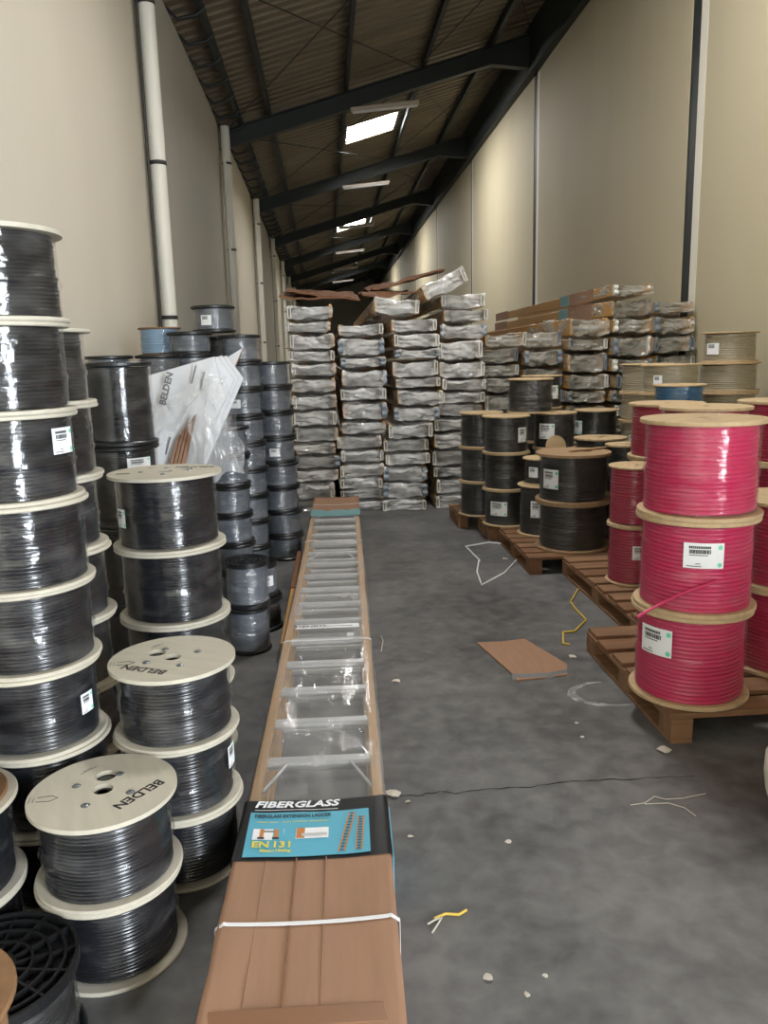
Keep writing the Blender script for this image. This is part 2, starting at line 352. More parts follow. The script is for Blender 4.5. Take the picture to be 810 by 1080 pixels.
# hanging batten lamps on the rafters
for i, y in enumerate(COLS[3:9]):
    zz = roof(1.18)-.60
    r = root('batten_lamp', (1.18, y-.1, zz), 'unlit white batten lamp under roof beam, %s from the camera' % ['nearest', 'second', 'third', 'fourth', 'fifth', 'sixth'][i], 'ceiling lamp', 'batten lamps under the roof beams')
    r.rotation_euler = (0, -sl*.35, 0)
    put('lamp_housing', MB().bevbox(-.58, .58, -.05, .05, 0, .06, .01), 'tube', r)
    for dx in (-.02, .02): put('lamp_tube', MB().tube([(-.55, dx*1.5, -.015), (.55, dx*1.5, -.015)], .013, 8), 'white', r)
    for dx in (-.4, .4): put('hanger', MB().tube([(dx, 0, .05), (dx, 0.1, .2)], .006, 5), 'dark_steel', r)
# drain pipes on the left wall
NP = ['nearest', 'second nearest', 'third nearest', 'fourth nearest', 'fifth nearest', 'sixth nearest', 'seventh nearest']
for i, y in enumerate(COLS[2:9]):
    r = root('drain_pipe', (LX+.10, y-.17, 0), 'white plastic drain pipe on the left wall, %s pipe' % NP[i], 'pipe', 'drain pipes on the left wall')
    put('pipe', MB().tube([(0, 0, 0), (0, 0, ZL-.1)], .075, 16), 'pipe', r)
    for z in (1.98, 3.4, 4.78): put('pipe_clamp', MB().lathe([(.077, z-.018), (.081, z-.018), (.081, z+.018), (.077, z+.018)], 16), 'band', r)
    if i >= 1: put('conduit', MB().tube([(-.02, -.16, 0), (-.02, -.16, ZL-.6)], .03, 10), 'pipe', r)
    else: put('conduit', MB().tube([(-.07, -.10, 0), (-.07, -.10, ZL-.2)], .016, 8), 'band', r)

# ------------------------------------------------------------------ spools
CACHE = {}
def winding_mesh(r, h, pitch, seed):
    key = ('w', round(r, 3), round(h, 3), pitch, seed)
    if key in CACHE: return CACHE[key]
    rnd = random.Random(seed); n = max(4, int(round(h/pitch))); p = h/n; prof = []
    step = rnd.uniform(.45, .75)*h
    for i in range(n):
        rr = r-p*.5+rnd.uniform(-.0012, .0012)+(.004 if i*p < step else 0)
        for k in range(5):
            a = -PI/2+PI*(k+.5)/5; prof.append((rr+p*.5*math.cos(a), p*(i+.5)+p*.5*math.sin(a)))
    tilt = rnd.uniform(0, 6.28); am = p*.35
    mb = MB(); mb.lathe([(.02, .001)]+prof+[(.02, h-.001)], 48, lambda a, z, t: (a+.0015*math.sin(3*t+tilt), min(h, max(0, z+(am*math.sin(t+tilt) if 0 < z < h else 0)))))
    me = mb.mesh('cable_winding'); CACHE[key] = me; return me
def wrap_mesh(r, h, seed):
    key = ('wr', round(r, 3), round(h, 3), seed)
    if key in CACHE: return CACHE[key]
    rnd = random.Random(seed+50); prof = []; n = 16; off = rnd.uniform(0, 50)
    st = rnd.uniform(.3, .6)
    for i in range(n+1):
        u = i/n; prof.append((r+.004+(.006 if abs(u-st) < .035 else 0), .002+(h-.004)*u))
    def fn(a, z, t):
        q = noise.noise(Vector((math.cos(t)*3+off, math.sin(t)*3, z*14)))*.0035+noise.noise(Vector((math.cos(t)*9+off, math.sin(t)*9, z*40)))*.0018
        return a+abs(q)+.001, z+.006*math.sin(t*2+off)*(1 if 0.1*h < z < .9*h else 0)
    me = MB().lathe(prof, 56, fn).mesh('plastic_wrap'); CACHE[key] = me; return me
def flange_mesh(R, t, style, top=True):
    key = ('f', round(R, 3), t, style, top)
    if key in CACHE: return CACHE[key]
    if style == 'ply':
        if top: me = disc_mesh(R, t, [(.0, .0, R*.14), (-R*.36, R*.10, R*.15)])
        else: me = MB().lathe([(.02, -t/2), (R-.003, -t/2), (R, -t/2+.003), (R, t/2-.003), (R-.003, t/2), (.02, t/2)], 56, smooth=False).mesh('flange')
    elif style == 'ribbed':
        mb = MB(); mb.lathe([(.018, -t/2), (R, -t/2), (R, t/2), (R-.008, t/2), (R-.008, -t/2+.004), (.018, -t/2+.004)], 56, smooth=False)
        for f in (.24, .45, .66, .84): mb.lathe([(R*f-.003, -t/2+.003), (R*f-.003, t/2-.002), (R*f+.003, t/2-.002), (R*f+.003, -t/2+.003)], 48, smooth=False)
        for k in range(14):
            mb.box(.03, R-.006, -.003, .003, -t/2+.003, t/2-.004, Matrix.Rotation(2*PI*k/14, 4, 'Z'))
        mb.lathe([(.018, -t/2), (.018, t/2), (.03, t/2), (.03, -t/2)], 24, smooth=False)
        me = mb.mesh('flange')
    else:   # moulded plastic rim
        mb = MB(); mb.lathe([(.02, -t/2), (R-.006, -t/2), (R, -t/2+.005), (R, t/2-.005), (R-.006, t/2), (R-.014, t/2), (R-.018, t/2-.006), (.05, t/2-.006), (.05, t/2-.002), (.02, t/2-.002)], 52, smooth=False)
        me = mb.mesh('flange')
    CACHE[key] = me; return me
def curved_patch(r, a0, a1, z0, z1, n=8):
    mb = MB(); vs = []; fs = []
    for i in range(n+1):
        a = a0+(a1-a0)*i/n
        for z in (z0, z1): vs.append((r*math.cos(a), r*math.sin(a), z))
    for i in range(n): fs.append((2*i, 2*i+2, 2*i+3, 2*i+1))
    return mb.add(vs, fs, True)
def sticker(sp, r, ang, zc, w, h, rich=True, tilt=0):
    # paper label bent round the coil, facing direction ang
    da = w/r; a0, a1 = ang-da/2, ang+da/2
    o = put('label_sticker', curved_patch(r, a0, a1, zc-h/2, zc+h/2), 'white', sp)
    tag(o, 'white paper label with a barcode')
    bars = MB(); rnd = random.Random(int(ang*100)+int(zc*1000)); x = .14
    xe = .66
    while x < xe:
        wd_ = rnd.choice((.012, .02, .03)); p = curved_patch(r+.0006, a0+da*x, a0+da*(x+wd_), zc+h*.08, zc+h*.24, 1); bars.add(p.v, p.f); x += wd_+rnd.choice((.008, .014))
    put('barcode', bars, 'black_ink', o)
    tx = MB()
    for k in range(12): p = curved_patch(r+.0006, a0+da*(.13+.045*k), a0+da*(.13+.045*k+.034), zc+h*.28, zc+h*.38, 1); tx.add(p.v, p.f)
    put('label_text', tx, 'black_ink', o)
    if rich:
        sm = MB()
        for (ra, rb, zz) in ((.08, .45, -.44), (.3, .42, -.34), (.14, .6, 0)): 
            p = curved_patch(r+.0006, a0+da*ra, a0+da*rb, zc+h*zz, zc+h*(zz+.04), 3); sm.add(p.v, p.f)
        put('fine_print', sm, 'grey_ink', o)
        for zz in (.33, -.36):
            cm = MB(); vs = [((r+.0006)*math.cos(a0+da*.9+.09*h/r*math.cos(t)), (r+.0006)*math.sin(a0+da*.9+.09*h/r*math.cos(t)), zc+h*zz+.09*h*math.sin(t)) for t in [2*PI*k/16 for k in range(16)]]
            cm.add(vs, [tuple(range(16))]); put('round_mark', cm, 'green_ink', o)
KIND = {  # winding material, flange material, flange style, pitch, wrap, words
 'bw': ('c_black', 'ply', 'ply', .0105, 'wrap', 'black cable spool with pale flanges'),
 'bt': ('c_black2', 'ply_tan', 'ply', .011, 'wrap_dusty', 'black cable spool with tan flanges'),
 'bd': ('c_black2', 'ply_dirty', 'ply', .016, 'wrap_dusty', 'large black spool with worn flanges'),
 'bp': ('c_black', 'pblack', 'rim', .011, 'wrap', 'black cable spool with black flanges'),
 'br': ('c_black2', 'pblack', 'ribbed', .011, 'wrap_dusty', 'dark cable spool with ribbed flange'),
 'gp': ('c_grey', 'pblack', 'rim', .008, 'wrap_grey', 'grey cable spool'),
 'gr': ('c_grey', 'pblack', 'ribbed', .008, 'wrap_grey', 'grey ribbed-flange cable spool'),
 'pk': ('c_pink', 'ply_tan', 'ply', .0175, 'wrap', 'bright pink cable spool'),
 'rd': ('c_red', 'ply_tan', 'ply', .0175, 'wrap', 'reddish pink cable spool'),
 'be': ('c_beige', 'ply_tan', 'ply', .016, 'wrap_dusty', 'beige cable spool'),
 'bl': ('c_blue', 'ply_tan', 'ply', .014, 'wrap', 'blue cable spool'),
 'pb': ('c_paleblue', 'ply_brown', 'ply', .012, 'wrap', 'pale blue wrapped cable spool'),
 'bn': ('c_brown', 'ply_brown', 'ply', .014, None, 'brown wrapped spool'),
}
def spool(x, y, z, R, h, kind, label, group=None, rz=0, ratio=.84, seed=None, showtop=False):
    wm, fm, st, pitch, wr_, _ = KIND[kind]
    t = .012 if st == 'ply' else (.022 if st == 'rim' else .026)
    if R > .22: t = .018
    r = root('cable_spool', (x, y, z), label, 'cable spool', group, rz)
    seed = R_.randint(0, 2) if seed is None else seed
    hh = h-2*t-.002
    bf = link('flange', flange_mesh(R, t, st, False) if st != 'ribbed' else flange_mesh(R, t, 'rim', False), fm, r, (0, 0, t/2))
    cw = link('cable_winding', winding_mesh(R*ratio, hh, pitch, seed), wm, r, (0, 0, t+.001), (0, 0, 0))
    tf = link('flange', flange_mesh(R, t, st, True) if (st != 'ply' or showtop) else flange_mesh(R, t, st, False), fm, r, (0, 0, h-t/2))
    pw = None
    if wr_: pw = link('plastic_wrap', wrap_mesh(R*ratio+.003, hh, seed), wr_, r, (0, 0, t+.001), (0, 0, R_.uniform(0, 6)))
    for o, mm in ((bf, fm), (cw, wm), (tf, fm), (pw, wr_)):
        if o and o.data.materials[0] != M[mm]:
            o.material_slots[0].link = 'OBJECT'; o.material_slots[0].material = M[mm]
    r['rr'] = R*ratio+.014; r['hh'] = h
    return r, tf
def stack(x, y, z0, R, h, kinds, where, group, ratio=.84, showtop=False, jit=.006, lean=0):
    out = []; n = len(kinds); z = z0; hs = h if isinstance(h, (list, tuple)) else [h]*n; rs = R if isinstance(R, (list, tuple)) else [R]*n
    for i, k in enumerate(kinds):          # bottom to top
        top = i == n-1
        lab = '%s, %s' % (KIND[k][5], where) if n == 1 else '%s, %s %s' % (KIND[k][5], ORD[n-1-i], where)
        dx, dy = (0, 0) if i == 0 else (R_.uniform(-jit, jit), R_.uniform(-jit, jit))
        out.append(spool(x+dx+lean*i, y+dy, z, rs[i], hs[i], k, lab, group, R_.uniform(0, 6), ratio, showtop=showtop and top)); z += hs[i]
    return out
def face_cam(sp, deg):                     # local angle pointing to the camera, turned deg to the viewer's right
    x, y = sp.location.x, sp.location.y
    return math.atan2(-y, -x)+math.radians(deg)-sp.rotation_euler.z
GL = 'black cable spools stacked on the left'; GG = 'grey cable spools stacked on the left'; GR = 'black cable spools on the right'; GP = 'pink cable spools on the right'; GB = 'beige cable spools by the right wall'

sB = stack(-.622, 1.94, 0, .187, .231, ['bw', 'bw'], 'in the front two-spool stack', GL, .84, True)
sC = stack(-.495, 2.315, 0, .187, .225, ['bw']*3, 'in three-spool stack beside floor ladder', GL, .84, True)
sD = stack(-.635, 3.10, 0, .215, .284, ['bw']*4, 'in four-spool stack before leaning cartons', GL, .84, True)
sE = stack(-.88, 2.26, 0, .19, .2375, ['bw']*8, 'in the tallest stack at the left', GL, .86, True)
sF = stack(-.945, 2.68, 0, .19, .2375, ['bw']*7, 'in the stack behind the tallest one', GL, .82)
sA = stack(-.79, 1.605, 0, .18, .235, ['br'], 'on the floor in the bottom left corner', GL, .86)
sN = stack(-.75, 1.235, 0, .168, .235, ['bn', 'bn'], 'at the bottom left picture edge', 'brown spools at the left picture edge')
sL = stack(-1.02, 1.90, 0, [.187, .187, .165], [.238, .238, .22], ['bw', 'bw', 'bn'], 'in cut-off stack at left edge', GL, .84)
sG = stack(-.99, 3.9, 0, .172, .3895, ['bp']*4, 'in the stack of big plastic spools', GL, .87)
sH1 = stack(-1.385, 5.3, 0, .15, .2, ['gp']*8, 'in the grey stack against the left wall', GG, .8)
sH2 = stack(-1.07, 5.35, 0, .15, .2, ['gp']*8, 'in the grey stack behind the big plastic spools', GG, .8)
sX1 = stack(-1.20, 6.05, 0, .155, .2, ['gp']*8+['pb'], 'below the nearest drain pipe', GG, .85)
sX2 = stack(-.93, 5.75, 0, .155, .2, ['gp']*8, 'beneath the pair under the highest spool', GG, .8)
sX3 = stack(-.79, 6.2, 0, .16, .192, ['gp']*9, 'in the grey stack carrying the highest spool', GG, .8)
sX2b = stack(-.94, 5.8, 1.6, .16, .155, ['gp'], 'just below and left of the highest spool', GG, .8)
sX4 = stack(-.80, 6.05, 1.755, .16, .19, ['gp'], 'highest spool of the grey group', GG, .8)
sK2 = stack(-.60, 5.85, 0, .155, .192, ['gp']*9, 'in the grey stack right of the plastic-draped cartons', GG, .82)
sK1 = stack(-.372, 6.2, 0, .16, .192, ['gp']*8, 'in the grey column next to the wrapped ladder pile', GG, .82, lean=-.007)
sK3 = stack(-.64, 5.15, 0, .14, .19, ['gp']*6, 'in the grey stack half hidden behind the cartons', GG, .82)
sK4 = stack(-.42, 6.75, 0, .155, .192, ['gp']*7, 'in the grey stack behind the ladder-side column', GG, .82)
sS = stack(-.82, 4.6, 0, .16, .235, ['gp']*4, 'in the stack that carries the leaning cartons', GG, .82)
sM = stack(-.465, 4.16, 0, .118, .252, ['gp', 'gr'], 'in the small two-spool stack beside the ladder', GG, .88)
sM2 = stack(-.435, 4.52, 0, [.135, .118], [.2, .2], ['br', 'gr'], 'in small stack behind two-spool stack', GG, .86)

# right side
ZP = .13
s510 = stack(1.37, 7.02, ZP, .2, .306, ['bt']*3, 'in stack touching the ladder pile', GR, .86)
s533 = stack(1.498, 6.55, ZP, .2, .306, ['bt']*3, 'in the stack on second pallet', GR, .86)
s578 = stack(1.97, 6.75, ZP, .19, .306, ['bt']*3, 'in stack under two upper spools', GR, .86)
s602 = stack(2.0, 7.32, ZP, .19, .306, ['bt']*3, 'in stack at back by ladders', GR, .86)
sTop = stack(1.765, 6.80, ZP+.918, .2, .29, ['bt'], 'set on top across two stacks', GR, .9)
sTop2 = stack(2.0, 7.3, ZP+.918, .19, .30, ['bt'], 'on top behind with a large white label', GR, .86)
s628 = stack(2.40, 6.92, ZP, .2, .306, ['bt']*3, 'in stack left of beige spools', GR, .86)
s605 = stack(1.789, 5.645, ZP, .27, .354, ['bd']*2, 'in the pair at pallet front', GR, .86, True)
s565 = stack(1.70, 6.13, ZP, [.2, .16], [.40, .21], ['bt', 'bt'], 'in stack left behind large pair', GR, .86)
s635 = stack(2.2, 6.27, ZP, .21, .37, ['bt']*2, 'in stack with bare holed flange', GR, .86, True)
s655 = stack(2.23, 5.75, ZP, .16, .37, ['bt']*2, 'in stack between large pair and pink', GR, .86, True)
sP1 = stack(1.492, 3.075, ZP, .241, .384, ['pk']*3, 'in the foremost pink stack', GP, .87, jit=.012)
sPB = stack(1.89, 4.70, ZP, .17, .366, ['rd', 'rd'], 'in the narrow two-spool stack left of front stack', GP, .88)
sPT = stack(2.25, 5.12, ZP, .241, .36, ['rd']*3, 'in the stack behind the narrow pink one', GP, .88)
sPU = stack(2.06, 4.2, ZP, .241, .372, ['rd']*3, 'in the stack right behind the front stack', GP, .88)
sPR = stack(2.04, 3.3, ZP, .241, .386, ['rd']*2, 'in the stack cut by the right edge', GP, .88)
sPV = stack(2.72, 4.6, ZP, .241, .37, ['rd']*3, 'in the stack far right at the edge', GP, .88)
sY1 = stack(3.32, 6.4, 0, [.24]*6+[.22], .24, ['be']*7, 'in the beige corner stack with the highest top', GB, .86)
sY2 = stack(2.66, 6.02, ZP, .22, .2185, ['be']*6, 'in the beige stack behind the blue spool', GB, .88)
sY3 = stack(2.74, 6.68, 0, .22, .24, ['be']*6, 'in the beige stack beside the black spools', GB, .88)
sBL = stack(2.5, 5.5, ZP, .18, .236, ['be']*4+['bl'], 'in the stack between pink and beige spools', GB, .88)

def stk(sp, deg, zf, w, h, rich=True):
    r = sp[0]; sticker(r, r['rr'], face_cam(r, deg), r['hh']*zf, w, h, rich)
stk(sE[5], 52, .68, .085, .07); stk(sE[2], 48, .5, .05, .06); stk(sC[1], 68, .6, .06, .07); stk(sD[3], -62, .45, .06, .07)
stk(sG[2], 26, .78, .12, .06); stk(sP1[1], 8, .66, .15, .10); stk(sP1[0], -36, .68, .15, .115); stk(sPB[0], 12, .58, .085, .085)
stk(sX4[0], -22, .45, .08, .07, False); stk(sK1[4], -5, .45, .075, .06, False); stk(sK2[6], -20, .5, .075, .06, False); stk(sM2[1], 28, .5, .085, .06, False)
stk(sTop2[0], 38, .5, .12, .12); stk(s578[2], -22, .5, .14, .13); stk(s533[2], 48, .5, .1, .12); stk(s533[0], -20, .5, .15, .12); stk(s565[0], -14, .55, .1, .13)
stk(s605[1], -40, .5, .14, .14); stk(s628[2], -58, .5, .12, .12); stk(s565[1], -30, .5, .08, .08, False)
stk(sY1[6], -40, .45, .12, .09, False); stk(sY2[5], -26, .45, .07, .08, False); stk(sY3[3], -30, .4, .05, .06, False)

# lettering and bolts on the visible pale flanges
def world_child(parent, name, me, m, wx, wy, z, ang):
    a = parent.rotation_euler.z; d = Vector((wx, wy, 0)); d.rotate(Matrix.Rotation(-a, 3, 'Z')) if False else None
    c, s = math.cos(-a), math.sin(-a)
    return link(name, me, m, parent, (wx*c-wy*s, wx*s+wy*c, z), (0, 0, ang-a))
def dress(sp, h, R, bx, by, ang, size):
    r, tf = sp
    world_child(r, 'printed_name', text_mesh('BELDEN', size, .0003, 0, .0008), 'black_ink', bx, by, h+.0004, ang)
    for k in range(4):
        t = r.rotation_euler.z+.5+k*PI/2+.35; world_child(r, 'bolt', CACHE.setdefault('bolt', MB().lathe([(0.0001, .004), (.006, .004), (.009, .002), (.012, 0)], 14).mesh('bolt')), 'bolt', R*.42*math.cos(t), R*.42*math.sin(t), h, 0)
    mk = MB(); mk.box(-.025, .025, -.0008, .0008, 0, .0004); mk.box(-.012, .012, .006, .0074, 0, .0004)
    world_child(r, 'printed_mark', mk.mesh('printed_mark'), 'black_ink', -R*.35, R*.55, h, .9)
    tr = MB(); 
    for (p, q) in (((-.022, -.01), (.012, -.013)), ((-.022, .01), (.012, .013)), ((.012, -.013), (.03, 0)), ((.012, .013), (.03, 0)), ((-.03, -.012), (-.03, .012)), ((-.04, -.012), (-.04, .012))):
        tr.tube([(*p, .0004), (*q, .0004)], .0008, 4)
    world_child(r, 'printed_mark', tr.mesh('printed_mark'), 'black_ink', -R*.72, -R*.18, h, .1)
dress(sB[1], .231, .187, .10, -.035, math.radians(-127), .042)
dress(sC[2], .225, .187, -.065, -.09, math.radians(155), .042)
dress(sD[3], .284, .215, .10, .10, math.radians(172), .045)
# loose pink cable tail on the front stack
r = sP1[1][0]; a0 = face_cam(r, 20); rr = r['rr']+.006
tail = []
p_end = Vector(yp(672, 651, 2.86)); 
for k in range(9):
    u = k/8; a = face_cam(r, 22-48*u); q = Vector(((rr)*math.cos(a+r.rotation_euler.z)+r.location.x, rr*math.sin(a+r.rotation_euler.z)+r.location.y, r.location.z+.16-.085*u))
    if u > .55: q = q.lerp(p_end, (u-.55)/.45)
    tail.append(q)
o = put('cable_tail', MB().tube([r.matrix_basis.inverted() @ q for q in tail], .006, 8), 'c_pink', r)
# ------------------------------------------------------------------ pallets
def pallet(x, y, w, d, label, rz=0, mat_='pallet', n=7, seed=0):
    r = root('pallet', (x, y, 0), label, 'pallet', 'wooden pallets on the right', rz); rnd = random.Random(seed)
    bw = d/(n*1.32)
    for i in range(n):
        yy = (d-bw)*i/(n-1); e = rnd.uniform(-.01, .01)
        put('deck_board', MB().bevbox(e, w+e*.5, yy, yy+bw, .105, .128, .003), mat_ if rnd.random() > .3 else ('pallet2' if mat_ == 'pallet' else 'pallet'), r)
    for i in range(3):
        xx = (w-.09)*i/2
        put('stringer', MB().bevbox(xx, xx+.09, 0, d, .085, .105, .002), mat_, r)
        for j in range(3):
            yy = (d-.12)*j/2; put('block', MB().bevbox(xx, xx+.09, yy, yy+.12, .018, .085, .003), mat_, r)
        put('bottom_board', MB().bevbox(xx, xx+.09, 0, d, 0, .018, .002), mat_, r)
    return r
pallet(1.322, 2.84, 1.25, 1.04, 'wooden pallet under the foremost pink stack', 0, 'pallet', 6, 1)
pallet(1.63, 3.96, 1.4, 1.385, 'wooden pallet under the narrow pink stack', 0, 'pallet', 8, 2)
pallet(1.40, 5.36, 1.28, 1.08, 'dark wooden pallet under the large black pair', 0, 'pallet2', 7, 3)
pallet(1.33, 6.46, 1.14, .50, 'wooden pallet under the three-spool black stack', 0, 'pallet', 4, 4)
pallet(1.16, 6.99, 1.3, .52, 'wooden pallet corner beside the central ladder pile', 0, 'pallet', 4, 5)
# loose wooden pieces on the large spools
a, b = yp(596, 471, 5.62), yp(652, 464, 5.9)
zt = ZP+.708
o = put('wood_strip', MB().bevbox(0, .46, -.014, .014, 0, .014, .002), 'ply_dirty', None, (1.76, 5.60, ZP+.7095), (0, 0, .45)); tag(o, 'thin wooden strip lying on the large black spool', 'wood strip')
fm_ = MB().lathe([(.0001, -.008), (.085, -.008), (.085, .008), (.0001, .008)], 32, smooth=False)
o = put('loose_flange', fm_, 'ply_tan', None, (1.80, 6.13, ZP+.61+.083), (PI/2-.15, 0, .2)); tag(o, 'small round wooden disc standing on edge behind large spool', 'wood disc')

# ------------------------------------------------------------------ wrapped ladders
def bag_mesh(seed, L=1.7, W=.445, Hh=.155):
    nx, ny, nz = 34, 10, 11; off = seed*17.3; bm = bmesh.new(); idx = {}
    ysv = [0, .02, .06, .12, .2, .32, .5, .75, 1.05, 1.35, L]
    def vert(i, j, k):
        key = (i, j, k)
        if key in idx: return idx[key]
        u, y, w = i/nx, ysv[j], k/nz; s = 2*u-1
        x = s*W/2; z = w*Hh
        mid = 1-s**4
        x *= 1-.05*(2*w-1)**4; z += (.5-w)*.030*s**6*Hh/.155
        z -= ((.018+.022*((seed*37) % 10)/10)*w+.006*(1-w))*mid*(1.0-.3*min(1, y))
        yy = y+(.05*mid*(1-min(1, y/.2)))
        if abs(s) > .8 and y < .05: yy -= .012
        P = Vector((x*6+off, yy*5, z*9)); Q = Vector((x*17+off, yy*9, z*26))
        d = Vector((noise.noise(P), noise.noise(P+Vector((31, 0, 0))), noise.noise(P+Vector((0, 57, 0)))))*.038
        d += Vector((noise.noise(Q), noise.noise(Q+Vector((31, 0, 0))), noise.noise(Q+Vector((0, 57, 0)))))*.017
        d.z *= .7; d.x *= 1 if abs(s) < .9 else .35
        idx[key] = bm.verts.new((x+d.x, yy+d.y, z+d.z)); return idx[key]
    def quad(a, b, c, d_):
        try: bm.faces.new((vert(*a), vert(*b), vert(*c), vert(*d_))).smooth = True
        except ValueError: pass
    for i in range(nx):
        for k in range(nz): quad((i, 0, k), (i+1, 0, k), (i+1, 0, k+1), (i, 0, k+1))
        for j in range(ny): quad((i, j, nz), (i+1, j, nz), (i+1, j+1, nz), (i, j+1, nz)); quad((i, j, 0), (i, j+1, 0), (i+1, j+1, 0), (i+1, j, 0))
    for j in range(ny):
        for k in range(nz): quad((0, j, k), (0, j, k+1), (0, j+1, k+1), (0, j+1, k)); quad((nx, j, k), (nx, j+1, k), (nx, j+1, k+1), (nx, j, k+1))
    me = bpy.data.meshes.new('plastic_wrap'); bm.to_mesh(me); bm.free(); return me
BAGS = [bag_mesh(i) for i in range(7)]
def loop_mesh():
    mb = MB(); w, h, t, d = .036, .125, .009, .05
    mb.bevbox(-w/2, -w/2+t, 0, d, 0, h, .002); mb.bevbox(w/2-t, w/2, 0, d, 0, h, .002); mb.bevbox(-w/2, w/2, 0, d, 0, t, .002); mb.bevbox(-w/2, w/2, 0, d, h-t, h, .002)
    return mb.mesh('end_cap')
def foot_mesh():
    mb = MB(); mb.bevbox(-.022, .022, -.004, .06, .02, .13, .01); mb.tube([(-.024, .01, .035), (.024, .01, .035)], .03, 12); mb.tube([(-.024, .015, .1), (.024, .015, .1)], .028, 12)
    return mb.mesh('rail_foot')
LOOP = loop_mesh(); FOOT = foot_mesh()
RAIL = MB().bevbox(-.016, .016, .03, 5.6, .006, .135, .004).mesh('rail')
RUNG = MB().tube([(-.2, 0, .07), (.2, 0, .07)], .016, 8).mesh('rung')
CORE = MB().box(-.18, .18, .34, .36, .01, .12).mesh('end_board')
def wrapped_ladder(x, y, z, label, group, seed, dull=False, rot=None, zs=1.0, xs=1.0):
    rnd = random.Random(seed)
    r = root('wrapped_ladder', (x, y, z), label, 'ladder', group); r.rotation_euler = rot or (0, rnd.uniform(-.02, .02), rnd.uniform(-.003, .003)); r.scale = (xs, 1, zs)
    for s in (-1, 1): link('rail', RAIL, 'frp', r, (s*.205, 0, .004))
    for k in range(4): link('rung', RUNG, 'alu_soft', r, (0, .22+.3*k, 0))
    b = link('plastic_wrap', BAGS[rnd.randrange(7)], 'bag', r)
    b.material_slots[0].link = 'OBJECT'; b.material_slots[0].material = M['bag_dull' if dull else 'bag']
    if rnd.random() < .5: b.scale = (-1, 1, 1)
    q = rnd.random()
    for s in (-1, 1):
        if rnd.random() < .3: continue
        if q < .6: o = link('end_cap', LOOP, 'cap_white', r, (s*(.205+rnd.uniform(-.014, .008)), -.012+rnd.uniform(-.014, .012), .010), (rnd.uniform(-.1, .1), 0, 0))
        else:
            o = link('rail_foot', FOOT, 'cap_grey', r, (s*(.2+rnd.uniform(-.01, .01)), .0+rnd.uniform(-.01, .015), .006))
        if dull: o.material_slots[0].link = 'OBJECT'; o.material_slots[0].material = M['cap_grey' if rnd.random() < .7 else 'cap_white']
    return r
def pile(colname, pxs, yfront, ztop, n, group, seed, dull=False, zb=0):
    # pxs: list of (height, pixel centre) pairs giving the lean of the column
    rnd = random.Random(seed); ps = [rnd.choice((.78, .9, 1.0, 1.08, 1.25)) for _ in range(n)]; k = (ztop-zb)/sum(ps); z = zb; out = []
    for i in range(n):
        hgt = ps[i]*k
        for a, b in zip(pxs, pxs[1:]):
            if a[0] <= z <= b[0] or b is pxs[-1]:
                u = (z-a[0])/(b[0]-a[0]); px = a[1]+(b[1]-a[1])*u
                if a[0] <= z <= b[0]: break
        # find x so that the bundle front centre projects to px
        best = yp(px, 420, yfront); zz = z
        for _ in range(3):
            c = W2C @ Vector((best.x, yfront, zz+.07-EYE)); cur = CX-F*c.x/c.z; best.x += (px-cur)/F*yfront
        out.append(wrapped_ladder(best.x+rnd.uniform(-.026, .026), yfront+rnd.uniform(-.05, .05), z, 'plastic wrapped ladder, %s %s' % (ORD[n-1-i], colname), group, seed*100+i, dull, None, hgt/.172, .9 if dull else 1.0))
        z += hgt
    return out
GW = 'wrapped ladders in the central pile'; GW2 = 'wrapped ladders along the right wall'
pile('in the leftmost column of the central pile', [(0, 333), (.7, 333), (1.4, 331), (2.2, 324)], 8.02, 2.10, 14, GW, 1)
pile('in the second column of the central pile', [(0, 381), (.6, 380), (1.3, 386), (2.0, 374)], 8.0, 1.90, 13, GW, 2)
pile('in the third column of the central pile', [(0, 426), (.5, 428), (1.0, 440), (1.5, 439), (2.0, 432)], 7.95, 1.93, 13, GW, 3)
pile('in the fourth column of the central pile', [(0, 482), (.7, 482), (1.2, 487), (1.7, 487), (2.2, 493)], 7.98, 2.16, 14, GW, 4)
wrapped_ladder(.72, 7.92, 1.96, 'tilted plastic wrapped ladder, left of two on top of central pile', GW, 901, rot=(0, -.10, .05)).rotation_euler = (0.0, .05, .0)
wrapped_ladder(1.206, 7.80, 2.155, 'steeply tilted plastic wrapped ladder crowning the central pile', GW, 902).rotation_euler = (0.0, -.40, .0)
pile('in the column next to the central pile', [(0, 529), (2.5, 529)], 8.35, 1.77, 10, GW2, 5, True)
pile('in the right pile, second column from left', [(0, 574), (2.5, 574)], 8.3, 1.80, 10, GW2, 6, True)
pile('in the right pile, middle column', [(0, 620), (2.5, 620)], 8.2, 1.93, 11, GW2, 7, True)
p4 = pile('in the right pile, tallest column', [(0, 666), (2.5, 667)], 8.1, 2.24, 13, GW2, 8, True)
pile('in the right pile, column at the wall', [(0, 713), (2.5, 712)], 7.95, 2.05, 12, GW2, 9, True)
# cardboard sleeves and teal bands along the uppermost ladders of the tall column
SLV = MB().box(-.226, -.222, .62, 1.5, .0, .15).mesh('cardboard_sleeve'); BND = MB().box(-.229, -.226, 1.5, 1.85, .0, .15).mesh('teal_band'); SLV2 = MB().box(-.226, -.222, 4.7, 5.6, .0, .15).mesh('cardboard_sleeve')
for q in p4[-4:]:
    link('cardboard_sleeve', SLV, 'card', q); link('teal_band', BND, 'lab_teal', q); link('cardboard_sleeve', SLV2, 'card', q)
